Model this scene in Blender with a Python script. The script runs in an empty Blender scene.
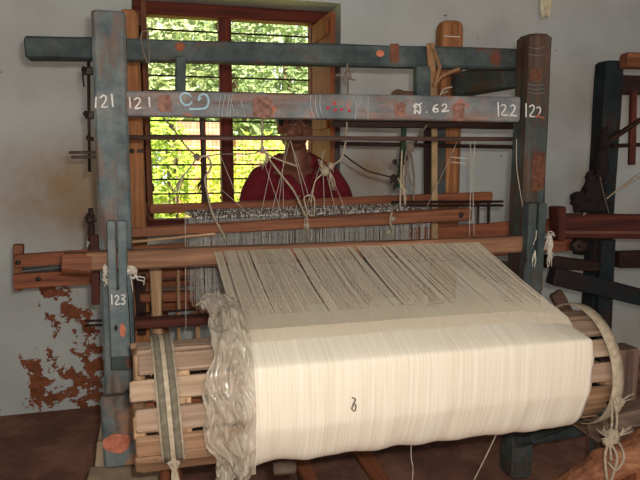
import bpy, math, random
from mathutils import Vector, Matrix, noise
random.seed(7)
R = math.radians
PI = math.pi
col = bpy.context.scene.collection

# ------------------------------------------------------------------ camera model
F = 620.0; H = 1.27; PITCH = R(7.7); YAW = R(15)
fwd = Vector((math.sin(YAW)*math.cos(PITCH), math.cos(YAW)*math.cos(PITCH), -math.sin(PITCH)))
rgt = Vector((math.cos(YAW), -math.sin(YAW), 0))
upv = rgt.cross(fwd)
CAM = Vector((0, 0, H))
def ray(u, v): return fwd + rgt*((u-320)/F) + upv*((240-v)/F)
def P(u, v, Y):
    d = ray(u, v); return CAM + d*(Y/d.y)
def scale_at(p): return (p-CAM).dot(fwd)/F      # metres per pixel there

# ------------------------------------------------------------------ materials
MATS = {}
def new_mat(name):
    m = bpy.data.materials.new(name); m.use_nodes = True
    nt = m.node_tree; b = nt.nodes['Principled BSDF']
    return m, nt, b
def N(nt, t, **kw):
    n = nt.nodes.new(t)
    for k, v in kw.items(): setattr(n, k, v)
    return n
def srgb(c):
    return tuple(((x/255)/12.92 if x/255 <= .04045 else ((x/255+.055)/1.055)**2.4) for x in c)+(1,)
def ramp(nt, stops, fac):
    r = N(nt, 'ShaderNodeValToRGB'); e = r.color_ramp.elements
    while len(e) < len(stops): e.new(.5)
    for i, (p, c) in enumerate(stops):
        e[i].position = p; e[i].color = c if len(c) == 4 else srgb(c)
    nt.links.new(fac, r.inputs[0]); return r.outputs[0]
def noise_tex(nt, vec, sc, det=4, rough=.6, dist=0):
    n = N(nt, 'ShaderNodeTexNoise'); n.inputs['Scale'].default_value = sc
    n.inputs['Detail'].default_value = det; n.inputs['Roughness'].default_value = rough
    n.inputs['Distortion'].default_value = dist
    nt.links.new(vec, n.inputs['Vector']); return n.outputs['Fac']
def mapped(nt, scale, rot=(0, 0, 0), loc=(0, 0, 0)):
    tc = N(nt, 'ShaderNodeTexCoord'); mp = N(nt, 'ShaderNodeMapping')
    mp.inputs['Scale'].default_value = scale; mp.inputs['Rotation'].default_value = rot; mp.inputs['Location'].default_value = loc
    nt.links.new(tc.outputs['Object'], mp.inputs[0]); return mp.outputs[0]
def mix(nt, fac, a, b):
    m = N(nt, 'ShaderNodeMix', data_type='RGBA')
    for s, v in ((m.inputs[0], fac), (m.inputs[6], a), (m.inputs[7], b)):
        if hasattr(v, 'links') or hasattr(v, 'is_linked'): nt.links.new(v, s)
        elif isinstance(v, (int, float)): s.default_value = v
        else: s.default_value = v if len(v) == 4 else srgb(v)
    return m.outputs[2]
def bump(nt, b, h, st=.3, dist=.01):
    bp = N(nt, 'ShaderNodeBump'); bp.inputs['Strength'].default_value = st; bp.inputs['Distance'].default_value = dist
    nt.links.new(h, bp.inputs['Height']); nt.links.new(bp.outputs[0], b.inputs['Normal'])

AX = {'x': (1.2, 26, 26), 'y': (26, 1.2, 26), 'z': (26, 26, 1.2)}
def wood(axis, c1, c2, c3=None, rough=.7, paint=None, cover=.5, patch=None, patch_amt=.62, spec=.25):
    key = ('wood', axis, c1, c2, c3, rough, paint, cover, patch, patch_amt)
    if key in MATS: return MATS[key]
    m, nt, b = new_mat('wood'); 
    v = mapped(nt, AX[axis]); f = noise_tex(nt, v, 1.6, 5, .65, .4)
    c = ramp(nt, [(.3, c1), (.55, c2), (.72, c3 or c2)], f)
    tone = noise_tex(nt, mapped(nt, (1, 1, 1)), 3.2, 3)
    if paint:
        vv = mapped(nt, tuple(x*.22 if x > 2 else x*1.8 for x in AX[axis]), loc=(3, 1, 2))
        pf = noise_tex(nt, vv, 1.5, 7, .72)
        w = ramp(nt, [(max(.02, cover-.06), (0, 0, 0, 1)), (cover+.06, (1, 1, 1, 1))], pf)
        pc = ramp(nt, [(.32, paint[0]), (.5, paint[1]), (.66, paint[2])], noise_tex(nt, mapped(nt, (7, 7, 7)), 1.3, 6, .7))
        c = mix(nt, w, c, pc)
    if patch:
        pv = noise_tex(nt, mapped(nt, (5, 5, 5), loc=(9, 4, 1)), 1.0, 5, .6)
        w2 = ramp(nt, [(patch_amt, (0, 0, 0, 1)), (patch_amt+.05, (1, 1, 1, 1))], pv)
        c = mix(nt, w2, c, patch)
    mm = N(nt, 'ShaderNodeMix', data_type='RGBA', blend_type='MULTIPLY'); mm.inputs[0].default_value = .55
    nt.links.new(c, mm.inputs[6]); nt.links.new(ramp(nt, [(.3, (.55, .55, .55, 1)), (.7, (1, 1, 1, 1))], tone), mm.inputs[7])
    nt.links.new(mm.outputs[2], b.inputs['Base Color'])
    b.inputs['Roughness'].default_value = rough; b.inputs['Specular IOR Level'].default_value = spec
    bump(nt, b, f, .35, .004)
    MATS[key] = m; return m
def plain(name, c, rough=.7, metal=0, var=.25, sc=30, spec=.3, sheen=0):
    key = (name, c, rough, metal)
    if key in MATS: return MATS[key]
    m, nt, b = new_mat(name)
    f = noise_tex(nt, mapped(nt, (1, 1, 1)), sc, 4)
    dark = tuple(x*(1-var) for x in c)
    cc = ramp(nt, [(.3, dark), (.7, c)], f)
    nt.links.new(cc, b.inputs['Base Color']); b.inputs['Roughness'].default_value = rough
    b.inputs['Metallic'].default_value = metal; b.inputs['Specular IOR Level'].default_value = spec
    bump(nt, b, f, .2, .003)
    MATS[key] = m; return m

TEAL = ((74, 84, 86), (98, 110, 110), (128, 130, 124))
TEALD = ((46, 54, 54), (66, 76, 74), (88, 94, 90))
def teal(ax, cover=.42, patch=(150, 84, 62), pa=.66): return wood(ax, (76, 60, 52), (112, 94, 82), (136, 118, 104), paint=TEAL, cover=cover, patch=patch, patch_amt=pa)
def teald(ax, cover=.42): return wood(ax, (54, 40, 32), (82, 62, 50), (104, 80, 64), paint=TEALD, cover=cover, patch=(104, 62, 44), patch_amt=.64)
def brown(ax): return wood(ax, (96, 52, 34), (142, 84, 56), (166, 104, 72))
def redbrown(ax): return wood(ax, (84, 48, 32), (124, 76, 50), (148, 96, 66))
def orange(ax): return wood(ax, (112, 68, 40), (164, 108, 66), (190, 134, 88))
def pale(ax): return wood(ax, (128, 96, 68), (178, 142, 106), (206, 172, 134))
def darkw(ax): return wood(ax, (26, 16, 13), (52, 30, 24), (68, 42, 32))
def darkred(ax): return wood(ax, (44, 20, 15), (82, 38, 27), (104, 52, 36))
M_CORD = plain('cotton_cord', (172, 156, 132), .9, sc=90)
M_RAG = plain('white_rag', (206, 196, 178), .9, sc=90)
M_CORDG = plain('grey_cord', (118, 106, 92), .9, sc=90)
M_CORDD = plain('dark_cord', (48, 36, 32), .9, sc=90)
M_THREAD = plain('cotton_thread', (178, 168, 150), .9, sc=120, var=.1)
M_IRON = plain('rusty_iron', (62, 46, 40), .55, .5, .4, 60)
M_STEEL = plain('steel', (150, 146, 140), .4, .8, .3, 60)
M_CHALK = plain('white_paint', (226, 224, 216), .8, 0, .12, 80)
M_BLUEP = plain('pale_blue_paint', (168, 204, 214), .8, 0, .15, 80)
M_REDP = plain('red_paint', (190, 40, 58), .8, 0, .15, 80)
M_ORP = plain('orange_paint', (200, 120, 90), .8, 0, .25, 80)

# ------------------------------------------------------------------ mesh builder
class MB:
    def __init__(s): s.v = []; s.f = []
    def add(s, vs, fs):
        o = len(s.v); s.v += [Vector(v) for v in vs]; s.f += [tuple(i+o for i in f) for f in fs]; return s
    def ring(s, rings, cap=True, closed=True):
        n = len(rings[0]); vs = [p for r in rings for p in r]; fs = []
        for i in range(len(rings)-1):
            for j in range(n if closed else n-1):
                k = (j+1) % n
                fs.append((i*n+j, i*n+k, (i+1)*n+k, (i+1)*n+j))
        if cap:
            fs.append(tuple(reversed(range(n)))); fs.append(tuple((len(rings)-1)*n+j for j in range(n)))
        return s.add(vs, fs)
    def beam(s, A, B, w, h, w2=None, h2=None, ch=.006, jit=.0015, seg=None, up=None, rnd=False):
        """timber from A to B; w = sideways, h = along up"""
        A = Vector(A); B = Vector(B); d = (B-A); L = d.length; d.normalize()
        if up is None: up = Vector((0, 0, 1)) if abs(d.z) < .7 else Vector((0, -1, 0))
        up = (up - d*up.dot(d)).normalized(); sd = d.cross(up).normalized()
        w2 = w2 or w; h2 = h2 or h
        seg = seg or max(2, int(L/.12)); rings = []
        ts = [0, min(.03, ch/L)] + [i/seg for i in range(1, seg)] + [1-min(.03, ch/L), 1]
        ph = random.random()*100
        for i, t in enumerate(ts):
            c = A + (B-A)*t; ww = (w+(w2-w)*t)/2; hh = (h+(h2-h)*t)/2
            k = ch if 0 < i < len(ts)-1 else ch*1.6
            sh = 0 if 0 < i < len(ts)-1 else ch*.6
            ww -= sh; hh -= sh; k = min(k, ww*.7, hh*.7)
            pts = [(-ww+k, -hh), (ww-k, -hh), (ww, -hh+k), (ww, hh-k), (ww-k, hh), (-ww+k, hh), (-ww, hh-k), (-ww, -hh+k)]
            r = []
            for q, (x, y) in enumerate(pts):
                jx = noise.noise(Vector((ph+t*L*4, q*.7, 0)))*jit*2; jy = noise.noise(Vector((ph+t*L*4, q*.7, 9)))*jit*2
                r.append(c + sd*(x+jx) + up*(y+jy))
            rings.append(r)
        return s.ring(rings)
    def box(s, x0, x1, y0, y1, z0, z1, ch=.004, jit=0):
        cx, cy = (x0+x1)/2, (y0+y1)/2
        if abs(x1-x0) >= abs(z1-z0) and abs(x1-x0) >= abs(y1-y0):
            return s.beam((x0, cy, (z0+z1)/2), (x1, cy, (z0+z1)/2), abs(y1-y0), abs(z1-z0), ch=ch, jit=jit)
        if abs(y1-y0) >= abs(z1-z0):
            return s.beam((cx, y0, (z0+z1)/2), (cx, y1, (z0+z1)/2), abs(x1-x0), abs(z1-z0), ch=ch, jit=jit)
        return s.beam((cx, cy, z0), (cx, cy, z1), abs(x1-x0), abs(y1-y0), ch=ch, jit=jit)
    def tube(s, pts, r, n=8, r2=None, flat=1.0):
        pts = [Vector(p) for p in pts]; rings = []
        prev = None
        for i, p in enumerate(pts):
            a = pts[max(0, i-1)]; b = pts[min(len(pts)-1, i+1)]
            d = (b-a).normalized() if (b-a).length > 1e-9 else Vector((0, 0, 1))
            if prev is None:
                x = d.orthogonal().normalized()
            else:
                x = (prev - d*prev.dot(d))
                x = x.normalized() if x.length > 1e-6 else d.orthogonal().normalized()
            prev = x; y = d.cross(x)
            t = i/max(1, len(pts)-1); rr = r if not r2 else r+(r2-r)*t
            if callable(r): rr = r(t)
            rings.append([p + x*(math.cos(2*PI*k/n)*rr) + y*(math.sin(2*PI*k/n)*rr*flat) for k in range(n)])
        return s.ring(rings)
    def ball(s, c, r, n=10, m=7, sc=(1, 1, 1), wob=0):
        c = Vector(c); vs = []; fs = []
        for i in range(1, m):
            th = PI*i/m
            for j in range(n):
                ph = 2*PI*j/n
                d = Vector((math.sin(th)*math.cos(ph), math.sin(th)*math.sin(ph), math.cos(th)))
                k = r*(1+wob*noise.noise(d*2.3+c*31))
                vs.append(c+Vector((d.x*sc[0], d.y*sc[1], d.z*sc[2]))*k)
        top = len(vs); vs.append(c+Vector((0, 0, r*sc[2]))); bot = len(vs); vs.append(c-Vector((0, 0, r*sc[2])))
        for i in range(m-2):
            for j in range(n):
                k = (j+1) % n; fs.append((i*n+j, (i+1)*n+j, (i+1)*n+k, i*n+k))
        for j in range(n):
            k = (j+1) % n; fs.append((top, j, k)); fs.append((bot, (m-2)*n+k, (m-2)*n+j))
        return s.add(vs, fs)

def set_tags(o, label=None, cat=None, group=None, kind=None):
    if label: o['label'] = label
    if cat: o['category'] = cat
    if group: o['group'] = group
    if kind: o['kind'] = kind
    return o
def root_loc(p):
    while p.parent: p = p.parent
    return p.location.copy()
def build(name, mb, mat, parent=None, smooth=False, label=None, cat=None, group=None, kind=None, origin=None):
    if parent: o0 = root_loc(parent)
    elif origin is not None: o0 = Vector(origin)
    else:
        xs = [v.x for v in mb.v]; ys = [v.y for v in mb.v]; zs = [v.z for v in mb.v]
        o0 = Vector(((min(xs)+max(xs))/2, (min(ys)+max(ys))/2, min(zs)))
    me = bpy.data.meshes.new(name)
    me.from_pydata([v-o0 for v in mb.v], [], mb.f); me.update()
    if mat: me.materials.append(mat)
    if smooth:
        for p in me.polygons: p.use_smooth = True
    o = bpy.data.objects.new(name, me); col.objects.link(o)
    if parent: o.parent = parent
    else: o.location = o0
    set_tags(o, label, cat, group, kind)
    return o
def thing(name, loc, label, cat, group=None):
    o = bpy.data.objects.new(name, None); col.objects.link(o); o.location = loc; o.empty_display_size = .05
    return set_tags(o, label, cat, group)

def hb(mb, a, b, Y, depth, **k):
    """horizontal timber; a=(u, vtop, vbot), b likewise, front face at Y"""
    A0 = P(a[0], a[1], Y); A1 = P(a[0], a[2], Y); B0 = P(b[0], b[1], Y); B1 = P(b[0], b[2], Y)
    off = Vector((0, depth/2, 0))
    return mb.beam((A0+A1)/2+off, (B0+B1)/2+off, depth, (A0-A1).length, depth, (B0-B1).length, **k)
def vb(mb, a, b, Y, depth, Y2=None, **k):
    """upright timber; a=(v, uleft, uright)"""
    Y2 = Y2 or Y
    A0 = P(a[1], a[0], Y); A1 = P(a[2], a[0], Y); B0 = P(b[1], b[0], Y2); B1 = P(b[2], b[0], Y2)
    off = Vector((0, depth/2, 0))
    return mb.beam((A0+A1)/2+off, (B0+B1)/2+off, (A0-A1).length, depth, (B0-B1).length, depth, **k)
def smoothline(pts, n=6):
    pts = [Vector(p) for p in pts]
    if len(pts) < 3: return pts
    out = []
    for i in range(len(pts)-1):
        p0 = pts[max(0, i-1)]; p1 = pts[i]; p2 = pts[i+1]; p3 = pts[min(len(pts)-1, i+2)]
        for k in range(n):
            t = k/n
            out.append(.5*((2*p1)+(p2-p0)*t+(2*p0-5*p1+4*p2-p3)*t*t+(3*p1-p0-3*p2+p3)*t**3))
    return out+[pts[-1]]
def stroke(mb, pix, Y, r=.0027):
    pts = smoothline([P(u, v, Y) for u, v in pix], 5)
    mb.tube(pts, r, 6, flat=1.0)
def glyphs(groups, Y, mat, parent, name='painted_digit', r=.0027):
    """one part per character: a character is a list of strokes"""
    for g in groups:
        m1 = MB()
        for pix in g: stroke(m1, pix, Y, r)
        build(name, m1, mat, parent)

# =================================================================== SETTING
YW = 3.35; YF = 2.10; FL = -.05
# wall material with plaster loss low on the left
def wall_mat():
    m, nt, b = new_mat('limewashed_plaster')
    tc = N(nt, 'ShaderNodeTexCoord'); g = tc.outputs['Object']
    base = ramp(nt, [(.3, (172, 173, 168)), (.6, (192, 194, 188))], noise_tex(nt, g, 2.2, 6, .6))
    def mask(cx, cz, rx, rz):
        mp = N(nt, 'ShaderNodeMapping'); mp.inputs['Location'].default_value = (-cx/rx, 0, -cz/rz); mp.inputs['Scale'].default_value = (1/rx, 0, 1/rz)
        nt.links.new(g, mp.inputs[0])
        ln = N(nt, 'ShaderNodeVectorMath', operation='LENGTH'); nt.links.new(mp.outputs[0], ln.inputs[0])
        mr = N(nt, 'ShaderNodeMapRange'); mr.inputs[1].default_value = 0; mr.inputs[2].default_value = 1; mr.inputs[3].default_value = 1; mr.inputs[4].default_value = 0
        nt.links.new(ln.outputs['Value'], mr.inputs[0]); return mr.outputs[0]
    def math_(op, a, c, clamp=False):
        n = N(nt, 'ShaderNodeMath', operation=op, use_clamp=clamp)
        for i, x in enumerate((a, c)):
            if isinstance(x, (int, float)): n.inputs[i].default_value = x
            else: nt.links.new(x, n.inputs[i])
        return n.outputs[0]
    # beige rubbed stains
    for (u, v, rx, rz, amt) in ((62, 190, .5, .36, 1.0), (90, 200, .25, .28, .9), (372, 172, .25, .22, 1.0), (590, 180, .2, .15, .6), (300, 260, .8, .25, .6), (650, 330, .5, .3, .5)):
        c = P(u, v, YW); mk = mask(c.x, c.z, rx, rz)
        f = math_('MULTIPLY', math_('MULTIPLY', mk, noise_tex(nt, g, 7, 6, .7)), 1.9*amt, True)
        base = mix(nt, f, base, (160, 132, 100))
    # flaked plaster
    nz = noise_tex(nt, g, 15, 8, .62, .3)
    tot = None
    for (u, v, rx, rz) in ((42, 372, .17, .2), (50, 395, .2, .14), (92, 350, .14, .26), (86, 385, .26, .16), (68, 318, .2, .16), (60, 290, .16, .1), (95, 400, .3, .12)):
        c = P(u, v, YW); mk = mask(c.x, c.z, rx, rz)
        tot = mk if tot is None else math_('MAXIMUM', tot, mk)
    fl = math_('ADD', math_('MULTIPLY', math_('MINIMUM', tot, .7), .355), nz)
    flk = ramp(nt, [(.70, (0, 0, 0, 1)), (.715, (1, 1, 1, 1))], fl)
    brick = ramp(nt, [(.3, (100, 56, 38)), (.7, (150, 90, 60))], noise_tex(nt, g, 30, 5))
    c = mix(nt, flk, base, brick)
    # pin holes
    sp = N(nt, 'ShaderNodeTexVoronoi'); sp.inputs['Scale'].default_value = 5; nt.links.new(g, sp.inputs['Vector'])
    dots = ramp(nt, [(.02, (1, 1, 1, 1)), (.03, (0, 0, 0, 1))], sp.outputs['Distance'])
    c = mix(nt, dots, c, (70, 62, 56))
    nt.links.new(c, b.inputs['Base Color']); b.inputs['Roughness'].default_value = .85; b.inputs['Specular IOR Level'].default_value = .15
    h = math_('SUBTRACT', math_('MULTIPLY', noise_tex(nt, g, 14, 6), .4), flk)
    bump(nt, b, h, .5, .006)
    return m
WALL = wall_mat()
WX0, WX1, WZ0, WZ1 = -.075, 1.015, .86, 2.09       # window opening in the wall
XL, XR, ZC = -1.5, 4.2, 2.9
mb = MB()
def bxs(mb, x0, x1, y0, y1, z0, z1):
    vs = [(x, y, z) for x in (x0, x1) for y in (y0, y1) for z in (z0, z1)]
    mb.add(vs, [(0, 1, 3, 2), (4, 6, 7, 5), (0, 4, 5, 1), (2, 3, 7, 6), (0, 2, 6, 4), (1, 5, 7, 3)]); return mb
for x0, x1, z0, z1 in ((XL, WX0, FL, ZC), (WX1, XR, FL, ZC), (WX0, WX1, FL, WZ0), (WX0, WX1, WZ1, ZC)): bxs(mb, x0, x1, YW, YW+.3, z0, z1)
build('wall_back', mb, WALL, kind='structure', origin=(0, 0, 0))
PL = plain('plaster', (160, 162, 158), .9, 0, .12, 5)
build('wall_left', bxs(MB(), XL-.2, XL, -2.6, YW+.3, FL, ZC), PL, kind='structure')
build('wall_right', bxs(MB(), XR, XR+.2, -2.6, YW+.3, FL, ZC), PL, kind='structure')
build('ceiling', bxs(MB(), XL-.2, XR+.2, -2.6, YW+.3, ZC, ZC+.15), PL, kind='structure')
def floor_mat():
    m, nt, b = new_mat('packed_earth')
    g = mapped(nt, (1, 1, 1)); a = noise_tex(nt, g, 3.5, 8, .7)
    c = ramp(nt, [(.32, (84, 52, 40)), (.5, (124, 82, 64)), (.68, (156, 112, 88))], a)
    gr = noise_tex(nt, g, 70, 3); sp = ramp(nt, [(.70, (0, 0, 0, 1)), (.76, (1, 1, 1, 1))], gr)
    c = mix(nt, sp, c, (150, 126, 106))
    nt.links.new(c, b.inputs['Base Color']); b.inputs['Roughness'].default_value = .95; bump(nt, b, a, .6, .02)
    return m
build('floor', bxs(MB(), XL-.2, XR+.2, -2.6, YW+.3, -.15, FL), floor_mat(), kind='structure', origin=(0, 0, -.15))

# window: fixed frame, mullion, bars, mesh, shutters
W_RED = wood('z', (70, 26, 16), (112, 46, 28), (132, 60, 38)); W_REDX = wood('x', (70, 26, 16), (112, 46, 28), (132, 60, 38))
win = bpy.data.objects.new('window_1', None); col.objects.link(win); win.location = (.45, 3.6, WZ0); win['kind'] = 'structure'
fy0, fy1 = 3.55, 3.64
m0 = MB(); m0.box(WX0+.002, WX1-.002, fy0, fy1, 2.02, WZ1-.002); m0.box(WX0+.002, WX1-.002, fy0, fy1, WZ0+.002, .92)
m0.box(WX0+.002, -.005, fy0, fy1, .92, 2.02); m0.box(.90, WX1-.002, fy0, fy1, .92, 2.02)
build('window_frame', m0, W_REDX, win)
xm = P(226.5, 100, fy0).x
build('mullion', MB().box(xm-.034, xm+.034, fy0+.001, fy1-.001, .92, 2.02), W_RED, win)
m0 = MB()
z = P(226, 33, 3.6).z; dz = (P(226, 33, 3.6).z-P(226, 193, 3.6).z)/11
for i in range(14):
    zz = z-dz*i
    if zz > .93: m0.beam((-.005, 3.60, zz), (.90, 3.60, zz), .010, .010, ch=.003, jit=0)
build('grille_bars', m0, plain('painted_iron', (62, 44, 34), .6, .3), win)
m0 = MB()
x = .0
while x < .9:
    m0.beam((x, 3.625, .92), (x, 3.625, 2.02), .0016, .0016, ch=.0003, jit=0, seg=2); x += .021
zz = .93
while zz < 2.02:
    m0.beam((-.005, 3.623, zz), (.9, 3.623, zz), .0014, .0014, ch=.0003, jit=0, seg=2); zz += .021
build('wire_mesh', m0, plain('wire', (150, 150, 120), .5, .4), win)
def shutter(x, yh, yfree, label, wmat):
    s = thing('window_shutter', (x, (yh+yfree)/2, .95), label, 'shutter')
    build('board', MB().box(x-.014, x+.014, yfree, yh, .95, 2.005), wmat, s)
    for zz in (1.1, 1.85): build('hinge', MB().box(x-.022, x+.022, yh-.06, yh+.0, zz-.02, zz+.02, ch=.002), M_IRON, s)
    for zz in (1.0, 1.45, 1.93): build('ledge', MB().box(x-.032, x-.0145, yfree+.02, yh-.07, zz-.035, zz+.035), wmat, s)
    return s
SH = wood('z', (112, 58, 32), (158, 92, 54), (184, 120, 74))
shutter(.918, 3.55, 3.17, 'brown wooden window shutter swung into the room beside the right jamb', SH)
shutter(-.018, 3.55, 3.20, 'brown wooden window shutter standing open at the left jamb', redbrown('z'))

# =================================================================== LOOM FRAME
loom = thing('handloom', (.635, 2.4, FL), 'large blue-grey timber handloom frame numbered 121 and 122 in front of the window', 'loom')
# front left post
lp0 = P(93, 190, YF).x+.002; lp1 = P(128, 190, YF).x-.004
zt = P(109, 10, YF).z
lx = (lp0+lp1)/2; pw = lp1-lp0
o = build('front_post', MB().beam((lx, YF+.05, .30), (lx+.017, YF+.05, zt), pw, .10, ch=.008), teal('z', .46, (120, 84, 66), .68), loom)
FPL = o
glyphs([[[(96, 97), (95.5, 108)]], [[(100, 98), (103, 95.5), (106, 97), (105, 102), (101.5, 107), (108, 106.5)]], [[(111.5, 94), (113, 107)]]], YF-.0015, M_CHALK, o)
# right front post
rx0 = P(527, 120, YF).x; rx1 = P(549, 120, YF).x
rzt = P(540, 33, YF).z; rcx = (rx0+rx1)/2+.004; rpw = rx1-rx0
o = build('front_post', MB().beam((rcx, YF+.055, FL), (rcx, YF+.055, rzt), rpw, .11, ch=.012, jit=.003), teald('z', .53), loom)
FPR = o
glyphs([[[(526, 103.5), (526, 117)]], [[(529.5, 107), (532, 105), (534, 107), (533, 111), (529.8, 116), (535, 116.5)]]], YF-.0015, M_CHALK, o)
glyphs([[[(536.5, 108), (539, 107), (540.5, 110), (539, 114)]]], YF-.0015, M_CHALK, o)
m1 = MB(); stroke(m1, [(539, 114), (536, 117.5), (539, 116), (542, 118), (544, 117)], YF-.0015, .0028)
build('painted_tail', m1, M_ORP, o, label='orange tail of the last figure 2')
# paint smears on the right post (own shape, flat)
def smear(parent, u, v, ru, rv, Y, mat, seed=0, name='paint_smudge', sq=1):
    c = P(u, v, Y); a = ru*scale_at(c); b_ = rv*scale_at(c); n = 28; vs = []
    for off in (0, -.0014):
        for k in range(n):
            t = 2*PI*k/n; q = 1+.22*noise.noise(Vector((math.cos(t)*1.6+seed, math.sin(t)*1.6, seed)))+.08*noise.noise(Vector((math.cos(t)*6+seed, math.sin(t)*6, seed)))
            vs.append(c+Vector((math.copysign(abs(math.cos(t))**sq, math.cos(t))*a*q, off, math.copysign(abs(math.sin(t))**sq, math.sin(t))*b_*q)))
    fs = [tuple(range(n, 2*n))[::-1], tuple(range(n))]+[(k, (k+1) % n, n+(k+1) % n, n+k) for k in range(n)]
    return build(name, MB().add(vs, fs), mat, parent)
# left foot: thick block with orange spot, pale stone/timber foot
m1 = MB(); A = P(101, 400, YF-.03); B = P(138, 400, YF-.03); zb = P(119, 462, YF-.04).z
bx0, bx1 = A.x, B.x
blk = build('foot_block', MB().beam(((bx0+bx1)/2, YF-.02, zb-.02), ((bx0+bx1)/2, YF-.02, A.z+.01), bx1-bx0, .04, ch=.010, jit=.003), teal('z', .40, (150, 110, 84), .6), loom)
smear(blk, 117, 443, 14, 10, YF-.0415, M_ORP, 3)
fb = MB()
zb2 = P(95, 443, YF).z
x0, x1 = bx0-.02, bx1+.03
q0, q1 = YF-.0+.002, YF+.24
fb.ring([[Vector((x0-.05, q0-.0, FL)), Vector((x1+.02, q0, FL)), Vector((x1+.02, q1, FL)), Vector((x0-.05, q1, FL))],
         [Vector((x0-.035, q0, .05)), Vector((x1+.015, q0, .05)), Vector((x1+.012, q1, .05)), Vector((x0-.035, q1, .05))],
         [Vector((x0-.002, q0, zb2)), Vector((x1-.01, q0, zb2)), Vector((x1-.01, q1-.03, zb2)), Vector((x0-.002, q1-.03, zb2))]])
fb.box(x0-.03, x1+.03, YF-.16, YF, FL, zb-.025)
build('foot_plinth', fb, plain('weathered_block', (176, 152, 124), .9, 0, .3, 9), loom)
# rear posts
YR = 2.76
rl0 = P(121, 90, YR).x; rl1 = P(145, 160, YR).x-.004
def post_round_top(x0, x1, y0, y1, zt, z0=-.05):
    mb = MB(); cx = (x0+x1)/2; cy = (y0+y1)/2; w = x1-x0; d = y1-y0; rings = []
    for z, k in ((z0, 1), (z0+.4, 1), (z0+.9, 1.0), (zt-.5, .99), (zt-.2, .96), (zt-.04, .93), (zt-.018, .86), (zt-.004, .7), (zt, .5)):
        r = []
        for i in range(16):
            t = 2*PI*(i+.5)/16; c, s_ = math.cos(t), math.sin(t); e = .35
            r.append(Vector((cx+w/2*k*math.copysign(abs(c)**e, c), cy+d/2*k*math.copysign(abs(s_)**e, s_), z)))
        rings.append(r)
    return mb.ring(rings)
OR = orange('z')
o = build('rear_post', post_round_top(rl0, rl1, YR, YR+.1, P(130, 8, YR).z), OR, loom)
m1 = MB(); c = P(132, 151, YR-.004); m1.ball(c, .010, sc=(1, .5, 1)); m1.beam(c+Vector((.02, 0, 0)), c+Vector((.05, 0, 0)), .008, .014, ch=.002, jit=0)
build('bolt', m1, M_IRON, o)
rr0 = P(441, 90, YR).x; rr1 = P(464, 90, YR).x
rear_r = build('rear_post', post_round_top(rr0, rr1, YR, YR+.1, P(450, 19, YR).z), OR, loom)
for a_, b_ in (((451, 157), (466, 158.5)), ((451, 162), (466, 163.5)), ((444, 36), (460, 37))):
    build('chalk_mark', MB().beam(P(*a_, YR-.0005), P(*b_, YR-.0005), .003, .004, ch=.001, jit=0), M_CHALK, rear_r)
# top beam
yt = YF+.112
m1 = MB(); hb(m1, (24, 35.5, 57.5), (524, 48.5, 69), yt, .07, ch=.007, jit=.002)
tb = build('top_beam', m1, teald('x', .40), loom)
smear(tb, 180, 47, 5, 4, yt-.001, plain('rust_smudge', (142, 78, 48), .8), 5); smear(tb, 380, 53.5, 4.2, 3.2, yt-.001, M_ORP, 8)
m1 = MB(); hb(m1, (390.5, 43.5, 62.5), (399, 43.5, 62.5), yt-.003, .004, ch=.001, jit=0); build('paint_band', m1, plain('rust_band', (120, 74, 52), .8), tb)
# side beams
zs = P(513, 60, 2.15)
for x in (rcx-rpw/2+.02, lx-.02):
    build('side_beam', MB().beam((x+.02, YF+.19, 1.60), (x+.02, YR+.1 if x < 0 else YR-.004, 1.60), .075, .11, ch=.008, jit=.003), teald('y', .45), loom) if x > 0 else \
    build('side_beam', MB().beam((x+.02, YF+.19, 1.60), (x+.02, YR-.004, 1.60), .06, .09, ch=.008, jit=.003), teald('y', .45), loom)
# lower side rails
for x in (rcx, lx):
    for zz in (.28, .78):
        build('side_rail', MB().beam((x, YF+.115, zz), (x+(.0), YR-.003, zz), .06, .085, ch=.007), teald('y', .45), loom)
# cross beam with writing
m1 = MB(); xa = lp1+.009; xb = P(520.5, 110, YF-.004).x
A = P(126, 90.6, YF-.004); A1 = P(126, 115.8, YF-.004); B = P(516, 96.6, YF-.004); B1 = P(516, 121.8, YF-.004)
zc0 = (A.z+A1.z)/2; zc1 = (B.z+B1.z)/2
m1.beam((xa, YF+.031, zc0), (xb, YF+.031, zc1), .07, A.z-A1.z, .07, B.z-B1.z, ch=.005, jit=.001)
cb = build('cross_beam', m1, wood('x', (88, 68, 58), (132, 108, 96), (150, 128, 116), paint=((92, 98, 100), (116, 120, 120), (148, 140, 134)), cover=.46, patch=(172, 98, 70), patch_amt=.60), loom)
YC = YF-.0065
glyphs([[[(129.5, 97), (130.5, 108)]], [[(134, 100), (137, 98), (140, 99.5), (139, 103), (135, 108.5), (141.5, 107.5)]], [[(143.5, 108), (144.2, 108.2)]], [[(149, 97), (149.8, 107.5)]],
        [[(413.5, 107), (414.8, 105.4), (416, 107), (415, 109), (414.5, 113.5), (417, 110.5), (419.6, 113.5), (420.3, 108), (418.6, 105), (415.5, 104), (414.5, 105.5)], [(419, 105), (421.5, 103)]],
        [[(426, 111.8), (426.9, 112.3)]],
        [[(437.5, 104.5), (434.5, 106), (433, 110), (435.5, 112.3), (438, 110.5), (436.5, 108.4), (433.6, 109.5)]],
        [[(442, 106), (444, 104), (446.5, 105.5), (445.5, 108.5), (442, 111.5), (449, 110.5)]],
        [[(498, 102), (498.5, 116.5)]], [[(501, 106), (503, 104.5), (505.5, 106), (505, 109), (501.5, 114.5), (508, 115.2)]], [[(510.5, 106.5), (513, 105), (515, 107), (514, 110.5), (510.5, 115.5), (513.5, 115.3), (516.5, 116.2)]]], YC, M_CHALK, cb)
m1 = MB()
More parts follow.
